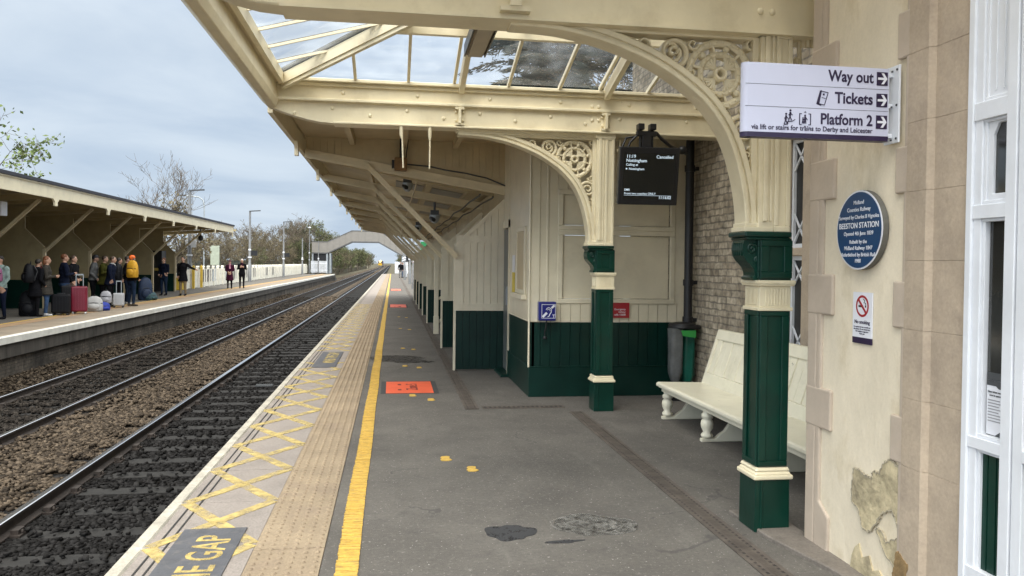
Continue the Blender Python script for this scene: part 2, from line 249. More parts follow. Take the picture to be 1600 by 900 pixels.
# ------------------------------------------------------------------ mesh helpers
class MB:
    def __init__(s): s.v = []; s.f = []; s.m = []; s.sm = []
    def add(s, vs, fs, mi=0, smooth=False):
        o = len(s.v); s.v += [tuple(p) for p in vs]
        for f in fs: s.f.append(tuple(i+o for i in f)); s.m.append(mi); s.sm.append(smooth)
        return s
    def box(s, x0, x1, y0, y1, z0, z1, mi=0):
        return s.add([(x0,y0,z0),(x1,y0,z0),(x1,y1,z0),(x0,y1,z0),(x0,y0,z1),(x1,y0,z1),(x1,y1,z1),(x0,y1,z1)],
                     [(0,3,2,1),(4,5,6,7),(0,1,5,4),(1,2,6,5),(2,3,7,6),(3,0,4,7)], mi)
    def beam(s, a, b, w, h, up=(0,0,1), mi=0):
        a = Vector(a); b = Vector(b); d = (b-a).normalized(); u = Vector(up); x = d.cross(u)
        if x.length < 1e-6: x = d.cross(Vector((0,1,0)))
        x.normalize(); u = x.cross(d).normalized(); x = x*w/2; u = u*h/2
        vs = [a-x-u, a+x-u, a+x+u, a-x+u, b-x-u, b+x-u, b+x+u, b-x+u]
        return s.add(vs, [(0,1,2,3),(7,6,5,4),(0,4,5,1),(1,5,6,2),(2,6,7,3),(3,7,4,0)], mi)
    def tube(s, pts, rad, n=8, mi=0, caps=True, smooth=True, flat=None):
        pts = [Vector(p) for p in pts]; k = len(pts); rad = rad if hasattr(rad, '__len__') else [rad]*k
        vs = []; prev = None
        for i, p in enumerate(pts):
            d = (pts[min(i+1,k-1)]-pts[max(i-1,0)])
            if d.length < 1e-9: d = Vector((0,0,1))
            d.normalize()
            if prev is None:
                a = Vector((0,0,1)) if abs(d.z) < .9 else Vector((1,0,0)); x = d.cross(a).normalized()
            else:
                x = prev - d*prev.dot(d); x = x.normalized() if x.length > 1e-6 else d.orthogonal().normalized()
            y = d.cross(x); prev = x
            for j in range(n):
                t = 2*math.pi*j/n; vs.append(p+(x*math.cos(t)+y*math.sin(t))*rad[i])
        fs = [(i*n+j, i*n+(j+1)%n, (i+1)*n+(j+1)%n, (i+1)*n+j) for i in range(k-1) for j in range(n)]
        s.add(vs, fs, mi, smooth)
        if caps: s.add([vs[j] for j in range(n)], [tuple(range(n))[::-1]], mi); s.add(vs[-n:], [tuple(range(n))], mi)
        return s
    def lathe(s, prof, c=(0,0,0), n=16, mi=0, smooth=True):
        vs = []; k = len(prof)
        for r, z in prof:
            for j in range(n):
                t = 2*math.pi*j/n; vs.append((c[0]+r*math.cos(t), c[1]+r*math.sin(t), c[2]+z))
        fs = [(i*n+j, i*n+(j+1)%n, (i+1)*n+(j+1)%n, (i+1)*n+j) for i in range(k-1) for j in range(n)]
        s.add(vs, fs, mi, smooth); s.add(vs[:n], [tuple(range(n))[::-1]], mi); s.add(vs[-n:], [tuple(range(n))], mi); return s
    def prism(s, poly, axis, a, b, mi=0):
        """poly 2D outline extruded along axis: 0 -> poly is (y,z), 1 -> (x,z), 2 -> (x,y)"""
        def P(q, t): return ((t,q[0],q[1]), (q[0],t,q[1]), (q[0],q[1],t))[axis]
        n = len(poly); vs = [P(q, a) for q in poly]+[P(q, b) for q in poly]
        fs = [tuple(range(n)), tuple(range(2*n-1, n-1, -1))]+[(i, i+n, (i+1)%n+n, (i+1)%n) for i in range(n)]
        return s.add(vs, fs, mi)
    def ball(s, c, r, n=10, m=6, mi=0):
        r = r if hasattr(r, '__len__') else (r,r,r); vs = [(c[0],c[1],c[2]-r[2])]
        for i in range(1, m):
            a = -math.pi/2+math.pi*i/m
            for j in range(n):
                t = 2*math.pi*j/n; vs.append((c[0]+r[0]*math.cos(a)*math.cos(t), c[1]+r[1]*math.cos(a)*math.sin(t), c[2]+r[2]*math.sin(a)))
        vs.append((c[0],c[1],c[2]+r[2])); L = len(vs)-1
        fs = [(0, 1+(j+1)%n, 1+j) for j in range(n)]+[(L, L-n+j, L-n+(j+1)%n) for j in range(n)]
        fs += [(1+i*n+j, 1+i*n+(j+1)%n, 1+(i+1)*n+(j+1)%n, 1+(i+1)*n+j) for i in range(m-2) for j in range(n)]
        return s.add(vs, fs, mi, True)
    def build(s, name, mat, parent=None, origin=None, bevel=0, seg=1, recalc=True):
        me = bpy.data.meshes.new(name); vs = s.v
        off = Vector((0,0,0))
        if parent is not None: off = Vector(parent['_o']) if '_o' in parent else Vector((0,0,0))
        elif origin is not None: off = Vector(origin)
        elif vs:
            a = np.array(vs); off = Vector(((a[:,0].min()+a[:,0].max())/2, (a[:,1].min()+a[:,1].max())/2, a[:,2].min()))
        me.from_pydata([(p[0]-off.x, p[1]-off.y, p[2]-off.z) for p in vs], [], s.f)
        mats = mat if isinstance(mat, (list, tuple)) else [mat]
        for m in mats: me.materials.append(m)
        me.polygons.foreach_set('material_index', s.m); me.polygons.foreach_set('use_smooth', s.sm)
        if recalc:
            bm = bmesh.new(); bm.from_mesh(me); bmesh.ops.recalc_face_normals(bm, faces=bm.faces); bm.to_mesh(me); bm.free()
        me.update()
        o = bpy.data.objects.new(name, me); COL.objects.link(o)
        if parent is not None:
            o.parent = parent
            po = Vector(parent['_p']) if '_p' in parent else Vector((0,0,0))
            o.location = po; o['_o'] = tuple(off); 
        else:
            o.location = off; o['_o'] = tuple(off)
        if bevel:
            b = o.modifiers.new('bevel', 'BEVEL'); b.width = bevel; b.segments = seg; b.limit_method = 'ANGLE'; b.angle_limit = R(35); b.use_clamp_overlap = True
        return o
def thing(name, label, cat, loc=(0,0,0), group=None, rz=0):
    """an Empty at the thing's base; its parts are built in world coordinates (rz=0) or in coordinates about loc"""
    o = bpy.data.objects.new(name, None); COL.objects.link(o); o.location = loc; o.rotation_euler = (0,0,rz); o.empty_display_size = .1
    o['_o'] = (0,0,0) if rz == 'l' else tuple(loc)
    return tag(o, label, cat, group)
def lthing(name, label, cat, loc, rz=0, group=None):
    o = thing(name, label, cat, loc, group); o.rotation_euler = (0,0,rz); o['_o'] = (0,0,0); return o
def tag(o, label, cat, group=None):
    o['label'] = label; o['category'] = cat
    if group: o['group'] = group
    return o
def struct(o): o['kind'] = 'structure'; return o
def copy_thing(r, loc, rz, label, group=None):
    def cp(o, par):
        c = o.copy(); COL.objects.link(c)
        if par is not None: c.parent = par
        for ch in list(o.children): cp(ch, c)
        return c
    c = cp(r, None); c.location = loc; c.rotation_euler = (0,0,rz); c['label'] = label
    if group: c['group'] = group
    return c
def lettering(txt, loc, rot, size, mat, parent, align='LEFT', bold=0., depth=.0006, name='lettering', sx=1.):
    cu = bpy.data.curves.new('t', 'FONT'); cu.body = txt; cu.size = size; cu.align_x = align; cu.offset = bold*size; cu.extrude = depth; cu.resolution_u = 3
    o = bpy.data.objects.new('t', cu); COL.objects.link(o)
    dg = bpy.context.evaluated_depsgraph_get(); me = bpy.data.meshes.new_from_object(o.evaluated_get(dg))
    bpy.data.objects.remove(o); bpy.data.curves.remove(cu); me.name = name
    me.transform(Matrix.Diagonal((sx,1,1,1))); me.transform(Euler(rot).to_matrix().to_4x4()); me.transform(Matrix.Translation(Vector(loc)-Vector(parent['_o'])))
    me.materials.clear(); me.materials.append(mat)
    ob = bpy.data.objects.new(name, me); COL.objects.link(ob); ob.parent = parent; return ob
FACE_CAM = (R(90), 0, 0); FACE_WEST = (R(90), 0, R(-90)); FLAT90 = (0, 0, R(90))
def boards(mb, axis, fixed, thick, a0, a1, z0, z1, w, mi=0, gap=.006):
    """vertical tongue-and-groove boards: axis 0 runs along x at y=fixed, axis 1 along y at x=fixed"""
    n = max(1, round((a1-a0)/w)); w = (a1-a0)/n
    for i in range(n):
        p, q = a0+i*w+gap/2, a0+(i+1)*w-gap/2
        zt = z1(0.5*(p+q)) if callable(z1) else z1
        zp, zq = (z1(p), z1(q)) if callable(z1) else (z1, z1)
        if axis == 0: mb.prism([(p,z0),(q,z0),(q,zq),(p,zp)], 1, fixed, fixed+thick, mi)
        else: mb.prism([(p,z0),(q,z0),(q,zq),(p,zp)], 0, fixed, fixed+thick, mi)
    if axis == 0: mb.prism([(a0,z0),(a1,z0),(a1,z1(a1) if callable(z1) else z1),(a0,z1(a0) if callable(z1) else z1)], 1, fixed+thick*.35, fixed+thick*.9, mi)
    else: mb.prism([(a0,z0),(a1,z0),(a1,z1(a1) if callable(z1) else z1),(a0,z1(a0) if callable(z1) else z1)], 0, fixed+thick*.35, fixed+thick*.9, mi)
    return mb
# ================================================================== SETTING
g = MB(); g.box(-3000, 3000, -60, 5000, -1.9, -1.35); GRASS = paint('rough_grass', (.075, .065, .035), .95, .3, .5)
struct(g.build('ground', GRASS, origin=(0,0,0)))
g = MB(); g.box(-400, -12.6, -20, 400, -1.3, -.05); struct(g.build('verge', GRASS, origin=(0,0,0)))
g = MB(); g.box(-9.2, -1.5, -6, 900, -1.34, -1.11); g.box(-4.6, -4.3, -6, 900, -1.12, -1.08); g.prism([(-7.5,-1.3),(-7.5,-.82),(-7.3,-.82),(-6.95,-1.09),(-6.95,-1.3)], 1, -6, 900); struct(g.build('trackbed', BAL, origin=(0,0,0)))

# loose ballast: angular stones
def stones():
    r = np.random.default_rng(3); V = []; F = []; T = []
    cube = np.array([(-1,-1,-1),(1,-1,-1),(1,1,-1),(-1,1,-1),(-1,-1,1),(1,-1,1),(1,1,1),(-1,1,1)], float)
    fc = np.array([(0,3,2,1),(4,5,6,7),(0,1,5,4),(1,2,6,5),(2,3,7,6),(3,0,4,7)])
    N = 0
    for (x0, x1, y0, y1, n, smin, smax) in [(-4.7,-1.45,3.2,9,24000,.008,.024),(-6.2,-3.3,5.5,14,17000,.011,.025),(-4.4,-1.45,9,22,20000,.011,.026),(-7.4,-3.6,12,30,25000,.012,.028),(-7.4,-1.5,22,60,16000,.02,.04)]:
        p = np.column_stack([r.uniform(x0,x1,n), r.uniform(y0,y1,n), np.zeros(n)])
        rail = np.zeros(n, bool)
        for rx in (-2.04,-3.54,-5.28,-6.78): rail |= np.abs(p[:,0]-rx) < .075
        p = p[~rail]; n = len(p)
        slp = np.zeros(n)
        for (cx) in (-2.79, -6.03):
            near = np.abs(p[:,0]-cx) < 1.25
            ph = np.mod(p[:,1]-.2, .7); on = near & (ph < .26)
            keepers = r.random(n) < (.10 if cx > -4 else 1.1)
            slp = np.where(on & ~keepers, -9, slp); slp = np.where(on & keepers, .035, slp)
        k = slp > -5; p = p[k]; slp = slp[k]; n = len(p)
        base = np.where(np.abs(p[:,0]+4.41) < .8, -1.09+.055*np.cos((p[:,0]+4.41)*2), -1.097)
        base = np.where(p[:,0] < -6.95, np.minimum(-.81, -1.08+(-6.95-p[:,0])*.8), base)
        p[:,2] = base + np.where(p[:,0] > -3.5, r.uniform(-.016,.014,n), r.uniform(-.014,.024,n)) + slp
        s = r.uniform(smin, smax, (n,1))*r.uniform(.65,1.3,(n,3))*np.array([1.3,1.1,.62])
        c = cube[None]*(1+r.uniform(-.42,.3,(n,8,3)))*s[:,None,:]
        a = r.uniform(0,6.28,n); b = r.uniform(-.6,.6,n); ca,sa,cb,sb = np.cos(a),np.sin(a),np.cos(b),np.sin(b)
        x = c[:,:,0].copy(); z = c[:,:,2].copy(); c[:,:,0] = x*cb[:,None]-z*sb[:,None]; c[:,:,2] = x*sb[:,None]+z*cb[:,None]
        x = c[:,:,0].copy(); y = c[:,:,1].copy(); c[:,:,0] = x*ca[:,None]-y*sa[:,None]; c[:,:,1] = x*sa[:,None]+y*ca[:,None]
        V.append((c+p[:,None,:]).reshape(-1,3)); F.append((fc[None]+8*np.arange(n)[:,None,None]).reshape(-1,4)+N)
        t = r.random(n)**1.3; t[r.random(n) < .004] = 3.2; T.append(np.repeat(t, 6)); N += 8*n
    V = np.concatenate(V); F = np.concatenate(F); T = np.concatenate(T)
    me = bpy.data.meshes.new('ballast'); me.vertices.add(len(V)); me.vertices.foreach_set('co', V.ravel().astype(np.float32))
    me.loops.add(F.size); me.loops.foreach_set('vertex_index', F.ravel().astype(np.int32)); me.polygons.add(len(F))
    me.polygons.foreach_set('loop_start', np.arange(0, F.size, 4, dtype=np.int32)); me.polygons.foreach_set('loop_total', np.full(len(F), 4, np.int32))
    me.update(calc_edges=True); at = me.attributes.new('tone', 'FLOAT', 'FACE'); at.data.foreach_set('value', T.astype(np.float32))
    me.materials.append(BALS); o = bpy.data.objects.new('ballast', me); COL.objects.link(o)
    o['kind'] = 'stuff'; tag(o, 'loose angular ballast stones lying around the sleepers of both tracks', 'ballast')
stones()

# railway tracks: bullhead-like rails, timber sleepers with chairs
def railprof(x, hz=-.92):
    return [(x-.07,hz-.155),(x+.07,hz-.155),(x+.07,hz-.14),(x+.012,hz-.118),(x+.012,hz-.045),(x+.036,hz-.035),(x+.036,hz-.006),(x+.028,hz),(x-.028,hz),(x-.036,hz-.006),(x-.036,hz-.035),(x-.012,hz-.045),(x-.012,hz-.118),(x-.07,hz-.14)]
def track(cx, label, y0):
    t = thing('railway_track', label, 'railway track', (cx, 4, -1.13), 'pair of railway tracks')
    for s in (-.75, .75):
        m = MB(); pr = railprof(cx+s); n = len(pr); m.prism(pr, 1, -3, 700)
        for i in range(n):
            f = 2+i; m.m[f] = 1 if i in (6,7,8) else 0
        m.build('rail', [RUST, STEELR], t)
    def sleeper(m, y):
        ang = rng.uniform(-.01,.01)
        m.box(cx-1.28, cx+1.28, y, y+.25, -1.22, -1.082+rng.uniform(-.006,.006))
        for s in (-.75, .75):
            m.box(cx+s-.16, cx+s+.16, y+.03, y+.22, -1.085, -1.062, 1)
            for q in (-.10, .10):
                m.box(cx+s+q-.035, cx+s+q+.035, y+.06, y+.19, -1.063, -1.02, 1)
                m.ball((cx+s+q*1.4, y+.125, -1.055), (.022,.022,.03), 6, 4, 1)
    for k in range(100):
        m = MB(); sleeper(m, y0+.7*k); m.build('sleeper', [SLEEP, RUST], t)
    m = MB()
    for k in range(100, 330): sleeper(m, y0+.7*k)
    o = m.build('sleeper_row', [SLEEP, RUST], t); o['kind'] = 'stuff'
track(-2.79, 'near railway track with one bright rail, black oily ballast beside the tactile platform edge', .205)
track(-6.03, 'farther railway track with dull dark rails running beside the opposite platform wall', .205)
# small grid plates lying between the rails
for i, (x, y) in enumerate([(-2.75, 5.15), (-2.6, 17.0)]):
    m = MB()
    m.box(x-.17, x+.17, y, y+.22, -1.075, -1.06)
    for k in range(8): m.box(x-.165+k*.042, x-.145+k*.042, y+.005, y+.215, -1.06, -1.05)
    tag(m.build('ribbed_plate', GREYD), ['small dark ribbed plate lying between the near rails closest to the camera', 'ribbed plate between the near rails, farther along the track'][i], 'metal plate', 'ribbed plates in the track')

# near platform
SL0 = 4.365-.785*6; SLW = .785
plat = MB(); plat.box(-1.26, 14, -6, 112, -1.34, -.02); plat = struct(plat.build('platform', CONC, origin=(0,0,0)))
m = MB(); m.box(-.335, 14, -6, 112, -.02, 0); m.build('tarmac_surface', TARMAC, plat)
m = MB(); mk = MB(); lab = MB()
for k in range(-2, 140):
    a = SL0+k*SLW
    dz = rng.uniform(-.0015,.0015)
    m.box(-1.255, -.702, a+.003, a+SLW-.003, -.02, .002+dz)
    mk.box(-1.345, -1.262, a+.002, a+SLW-.002, -.12, .004+dz)
m.build('edge_slabs', SLAB, plat); mk.build('coping_edge', COPE, plat, bevel=.012)
m = MB()
for x in (-1.205, -1.155): m.box(x-.005, x+.005, -6, 112, .0018, .0058)
m.build('slab_grooves', DARK, plat)
m = MB(); d = MB()
for k in range(-4, 260):
    a = 3.85+k*.42
    m.box(-.699, -.338, a+.002, a+.418, -.02, .004+rng.uniform(-.001,.001))
r_ = .0125
for j in range(6):
    x = -.699+.03+j*.0602
    y = 3.4
    while y < 45:
        n = 8 if y < 9 else (6 if y < 18 else 4)
        vs = [(x+r_*1.25*math.cos(6.283*q/n), y+r_*1.25*math.sin(6.283*q/n), .004) for q in range(n)]+[(x+r_*.75*math.cos(6.283*q/n), y+r_*.75*math.sin(6.283*q/n), .0125) for q in range(n)]
        d.add(vs, [(q, (q+1)%n, n+(q+1)%n, n+q) for q in range(n)]+[tuple(range(n, 2*n))], 0, False)
        y += .0667
tp = m.build('tactile_paving', TACT, plat); d.build('tactile_blisters', TACT, tp)
# ribbed yellow line, slightly wavering, and the yellow cross hatching on the slabs
m = MB(); k = 0; y = -5.
while y < 112:
    st = .016 if y < 14 else .5
    x = -.208+.003*math.sin(y*2.1)
    if y < 14 and y > 3: m.box(x-.054+rng.uniform(-.005,.005), x+.054+rng.uniform(-.002,.002), y, y+st*rng.uniform(.55,.98), 0, .0045+.0045*(rng.random())); m.box(x-.05, x+.052, y, y+st, 0, .002)
    else:
        m.box(x-.054, x+.054, y, y+(st if y > 3 else min(st, 3-y)), 0, .005)
        if y < 3: st = min(st, 3-y)+1e-6
    y += st
m.build('yellow_safety_line', YEL, plat)
m = MB()
def strip(x0, y0, x1, y1, w, z=.0065):
    d = Vector((x1-x0, y1-y0, 0)); d.normalize(); n = Vector((-d.y, d.x, 0))*w/2
    m.add([(x0-n.x,y0-n.y,z),(x0+n.x,y0+n.y,z),(x1+n.x,y1+n.y,z),(x1-n.x,y1-n.y,z),(x0-n.x,y0-n.y,z-.006),(x0+n.x,y0+n.y,z-.006),(x1+n.x,y1+n.y,z-.006),(x1-n.x,y1-n.y,z-.006)], [(0,1,2,3),(0,4,5,1),(1,5,6,2),(2,6,7,3),(3,7,4,0)])
m2 = m
for k in range(5, 38):
    a = SL0+k*SLW
    if 12.0 < a+.2 < 13.3: continue
    m = m2
    strip(-1.235, a+.01, -.722, a+SLW-.01, .072); strip(-.722, a+.01, -1.235, a+SLW-.01, .072, .0072)
def wornpaint(name, col, s, lo, hi):
    m = bpy.data.materials.new(name); m.use_nodes = True; ns, ls = nodes(m); b = ns['Principled BSDF']; b.inputs['Roughness'].default_value = .8; b.inputs['Base Color'].default_value = (*col, 1)
    tr = ns.new('ShaderNodeBsdfTransparent'); mx = ns.new('ShaderNodeMixShader'); t = ns.new('ShaderNodeTexCoord'); n = ns.new('ShaderNodeTexNoise'); n.inputs['Scale'].default_value = s; n.inputs['Detail'].default_value = 9; n.inputs['Roughness'].default_value = .72
    ls.new(t.outputs['Object'], n.inputs['Vector']); mr = ns.new('ShaderNodeMapRange'); mr.inputs[1].default_value = lo; mr.inputs[2].default_value = hi; mr.inputs[3].default_value = .12; mr.inputs[4].default_value = .92; ls.new(n.outputs[0], mr.inputs[0])
    ls.new(mr.outputs[0], mx.inputs[0]); ls.new(tr.outputs[0], mx.inputs[1]); ls.new(b.outputs[0], mx.inputs[2]); ls.new(mx.outputs[0], ns['Material Output'].inputs[0]); return m
YELF = wornpaint('faded_yellow_hatching', (.57, .44, .16), 8, .35, .60)
m2.build('yellow_cross_hatching', YELF, plat)
# far part of the platform wears a paler top
# drain channels with slotted covers
DRAIN = paint('rusty_drain_cover', (.10, .082, .068), .8, .25, 8, .4)
def drain(x0, x1, y0, y1, label):
    t = thing('drain_channel', label, 'drain', ((x0+x1)/2, (y0+y1)/2, 0), 'slotted drain channels in the platform')
    m = MB(); m.box(x0, x1, y0, y1, -.015, .003); m.build('channel', DARK, t)
    f = MB(); c = MB(); long = y1-y0 > x1-x0
    if long:
        w = x1-x0; f.box(x0-.012, x0+.012, y0, y1, -.01, .007); f.box(x1-.012, x1+.012, y0, y1, -.01, .007)
        for q in (.33, .5, .67): c.box(x0+w*q-.012, x0+w*q+.012, y0, y1, -.01, .0065)
        y = y0
        while y < min(y1, y0+26): c.box(x0, x1, y, y+.022, -.01, .006); y += .045
        if y < y1: c.box(x0, x1, y, y1, -.01, .0055)
    else:
        w = y1-y0; f.box(x0, x1, y0-.012, y0+.012, -.01, .007); f.box(x0, x1, y1-.012, y1+.012, -.01, .007)
        x = x0
        while x < x1: c.box(x, x+.022, y0, y1, -.01, .006); x += .05
    f.build('frame', DRAIN, t); c.build('grating', DRAIN, t)
drain(1.81, 1.93, -2, 7.95, 'rusty slotted drain running up the tarmac to the foot of the columns')
drain(.94, 1.81, 8.22, 8.32, 'short slotted drain crossing the platform in front of the waiting room')
drain(.77, .89, 8.2, 110, 'long slotted drain running away past the feet of the timber screens')
# concrete kerb strip at the foot of the station wall
m = MB(); m.prism([(2.04,4.6),(2.3,4.6),(2.3,2),(2.2,2),(2.16,3.6),(2.06,4.12)], 2, -.01, .022); k_ = m.build('wall_kerb', paint('worn_kerb', (.19,.165,.14), .9, .2, 5, .5, 50, dirt=(.09,.08,.07), dirt_amt=.6, fine=.15), plat, bevel=.006)

# opposite platform
FP = MB(); FP.box(-13.2, -7.43, -6, 104, -1.34, -.1); fp = struct(FP.build('opposite_platform', CONC, origin=(0,0,0)))
m = MB(); m.box(-13.2, -8.75, -6, 104, -.1, 0); m.build('tarmac_surface', TARMAC, fp)
m = MB(); mk = MB(); f2 = MB(); ft = MB()
for k in range(-6, 104):
    m.box(-8.35, -7.38, k+.004, k+.996, -.1, .001+rng.uniform(-.001,.001)); mk.box(-7.38, -7.2, k+.003, k+.997, -.12, .006)
    f2.box(-8.74, -8.36, k+.003, k+.997, -.1, .003)
m.build('edge_slabs', paint('opposite_platform_slab', (.24,.195,.145), .85, .14, 2, .2, 40, dirt=(.2,.16,.12), dirt_amt=.5, dscale=1.2), fp); mk.build('coping_edge', paint('white_coping', (.62,.61,.57), .8, .12, 3, .2, 40, dirt=(.35,.33,.3), dirt_amt=.5), fp)
f2.build('tactile_paving', paint('far_buff_tactile', (.33,.215,.12), .85, .12, 2, dirt=(.2,.14,.09), dirt_amt=.4), fp)
m = MB(); m.box(-8.83, -8.75, -6, 104, 0, .005); m.build('yellow_safety_line', YEL, fp)
m = MB(); m.box(-7.42, -7.36, -6, 104, -1.32, -.36); m.build('platform_wall', BRICKD, fp)
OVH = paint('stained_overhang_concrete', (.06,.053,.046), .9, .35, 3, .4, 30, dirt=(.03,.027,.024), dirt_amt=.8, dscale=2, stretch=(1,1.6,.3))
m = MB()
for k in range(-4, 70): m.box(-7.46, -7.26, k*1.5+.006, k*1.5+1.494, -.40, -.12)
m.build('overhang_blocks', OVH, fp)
m = MB(); m.prism([(104,-.12),(104,.0),(108.5,-.85),(108.5,-1.2),(104,-1.2)], 0, -8.3, -7.25); m.build('platform_ramp', paint('dark_ramp', (.05,.048,.045), .9, .2), fp)
# ================================================================== STATION CANOPY (iron and glass)
def rivets(m, pts, axis, r=.02):
    for p in pts:
        m.ball(p, (r, r*.7, r) if axis == 1 else (r*.7, r, r), 8, 5)
def girder(y, label):
    t = thing('canopy_girder', label, 'girder', (1., y+.1, 2.8), 'iron cross girders carrying the canopy')
    m = MB()
    # front plate with a curved-up end over the platform edge
    poly = [(-1.2,3.24),(-1.2,3.0)]+[(-1.2+.62*q, 3.0-.145*math.sin(q*math.pi/2)) for q in (.2,.4,.6,.8,1.)]+[(3.4 if y > 6 else 2.62,2.865),(3.4 if y > 6 else 2.62,3.24)]
    m.prism(poly, 1, y+.03, y+.17); m.build('web_plate', CREAM, t)
    m = MB(); xr = 3.4 if y > 6 else 2.62
    m.box(-1.22, xr, y-.015, y+.2, 3.055, 3.085); m.box(-1.23, xr, y-.04, y+.03, 3.24, 3.275); m.box(-1.2, xr, y+.0, y+.03, 3.205, 3.24)
    m.box(-.58, xr, y-.005, y+.21, 2.845, 2.868); m.build('flange', CREAM, t, bevel=.006)
    m = MB(); pts = []
    for i in range(12):
        x = -.95+i*.36; pts += [(x, y+.03, 3.0 if i%2 else 2.94)]
        if i%2: pts.append((x+.1, y+.03, 3.15))
    for x in (2.0, 2.07): pts += [(x, y+.03, 3.12), (x, y+.03, 2.98)]
    rivets(m, pts, 1); m.build('rivets', CREAM, t)
    for x in (.647, 2.14):
        b = MB(); b.box(x-.012, x+.012, y-.04, y+.03, 2.89, 3.05); b.box(x-.045, x+.045, y-.01, y+.03, 2.875, 2.895); b.box(x-.045,x+.045,y-.01,y+.03,3.03,3.055)
        rivets(b, [(x-.035,y+.02,2.925),(x+.035,y+.02,2.925),(x-.035,y+.02,3.01),(x+.035,y+.02,3.01)], 1, .014); b.build('bracket', CREAM, t)
girder(7.95, 'cream riveted iron girder across the platform behind the second column')
# nearest girder is a plain box beam
t = thing('canopy_girder', 'plain cream box girder across the top of the view, above the nearest column', 'girder', (1, 4.3, 2.8), 'iron cross girders carrying the canopy')
m = MB(); cu_ = [(-1.2+.62*q, 3.0-.19*math.sin(q*math.pi/2)) for q in (0,.2,.4,.6,.8,1.)]; m.prism([(-1.2,3.26)]+cu_+[(2.75,2.81),(2.75,3.26)], 1, 4.24, 4.42); m.build('web_plate', CREAM, t, bevel=.008)
m = MB(); m.box(-.58, 2.75, 4.215, 4.445, 2.80, 2.815); m.box(-1.2, 2.75, 4.2, 4.24, 3.1, 3.13); m.build('flange', CREAM, t)
m = MB(); rivets(m, [(x, 4.24, z) for x in (2.02,2.09) for z in (2.93,3.03)]+[(x, 4.24, 2.93) for x in (-.8,-.3,.2)], 1); m.build('rivets', CREAM, t)
b = MB(); b.box(.6,.66,4.17,4.24,2.86,3.1); b.box(.55,.71,4.18,4.24,2.835,2.862); b.build('bracket', CREAM, t)
# tie rod end into the wall
b = MB(); b.tube([(2.24,4.3,2.82),(2.46,4.3,2.82)], .022, 8); b.tube([(2.34,4.3,2.76),(2.34,4.3,2.88)], .016, 6); b.build('tie_bolt', CREAM, t)

def gutter(y0, y1, label):
    t = thing('canopy_gutter', label, 'gutter', (-1.15, (y0+y1)/2, 3), 'cream iron gutters along the canopy edge')
    m = MB(); m.prism([(-1.28,3.22),(-1.27,3.06),(-1.19,2.985),(-1.12,2.985),(-1.10,3.05),(-1.12,3.22),(-1.09,3.24),(-1.09,3.28),(-1.3,3.28),(-1.3,3.24)], 1, y0, y1); m.build('trough', CREAM, t, bevel=.006)
    m = MB(); m.box(-1.085, -1.04, y0, y1, 3.2, 3.3); m.build('inner_rail', CREAM, t)
gutter(4.42, 8.1, 'cream iron gutter along the platform edge under the glazed bay'); gutter(.2, 4.24, 'cream iron gutter nearest the camera, running out of view overhead')
def glass_bay(y0, y1, label, xr=2.62):
    """hipped ridge roof between two girders: two slopes and a hip end towards the track"""
    t = thing('glass_roof', label, 'glass roof', (1, (y0+y1)/2, 3.27), 'hipped glass roof bays of the canopy')
    yr = (y0+y1)/2; hw = (y1-y0)/2; k = .27; z0 = 3.29; xl = -1.06; zr = z0+k*hw; xh = xl+hw
    def zy(y): return z0+k*min(y-y0, y1-y)
    for (nm, poly) in (('glass_pane', [(xl,y1,z0),(xr,y1,z0),(xr,yr,zr),(xh,yr,zr)]), ('glass_pane', [(xl,y0,z0),(xr,y0,z0),(xr,yr,zr),(xh,yr,zr)]), ('glass_pane', [(xl,y0,z0),(xl,y1,z0),(xh,yr,zr)])):
        m = MB(); m.add([(p[0],p[1],p[2]+.012) for p in poly], [tuple(range(len(poly)))]); m.build(nm, GLASS, t)
    xs = [-.905,-.37,.14,1.13,1.65,2.57]
    for x in xs:
        ye = y1-min(x-xl, hw)+.02
        for (ya, yb) in ((y1, ye), (y0, 2*yr-ye)):
            m = MB(); m.beam((x,ya,zy(ya)-.012), (x,yb,zy(yb)-.012), .028, .042); m.build('glazing_bar', CREAM, t)
    for x in (.66, 2.14):
        m = MB(); m.beam((x,y1,z0-.05),(x,yr,zr-.05), .05, .12); m.beam((x,y0,z0-.05),(x,yr,zr-.05), .05, .12); m.build('rafter', CREAM, t)
        m = MB(); m.beam((x-.07,y1,z0+.0),(x-.07,yr,zr+.0), .028, .04); m.build('glazing_bar', CREAM, t)
    for ya, s in ((y1, 1), (y0, -1)):
        m = MB(); m.beam((xl,ya,z0-.05),(xh,yr,zr-.05), .07, .10); m.beam((xl,ya,z0-.11),(xh,yr,zr-.11), .04, .05); m.beam((xl+.04*0,ya,z0+.03),(xh,yr,zr+.03), .12, .014, mi=1); m.build('hip_rafter', [CREAM, GREYD], t)
        yp = ya-s*1.0; xp = xl+.98; m = MB(); m.box(xp, xr, yp-.03, yp+.03, zy(yp)-.095, zy(yp)-.035); m.build('purlin', CREAM, t)
    m = MB(); m.beam((xh,yr,zr-.05),(xr,yr,zr-.05), .06, .12); m.build('ridge', CREAM, t)
    n = 6
    for i in range(1, n+1):
        y = y0+(y1-y0)*i/(n+1); x1 = xl+min(y-y0, y1-y)
        m = MB(); m.beam((xl,y,z0-.002),(x1,y,z0+k*(x1-xl)-.002), .018, .022); m.beam((xl,y+.05,z0+.022),(x1,y+.05,z0+k*(x1-xl)+.022), .03, .014, mi=1); m.build('glazing_bar', [CREAM, BLACK], t)
glass_bay(4.44, 7.95, 'hipped glass roof bay between the nearest girder and the second column'); glass_bay(.6, 4.2, 'hipped glass roof bay directly above the camera')
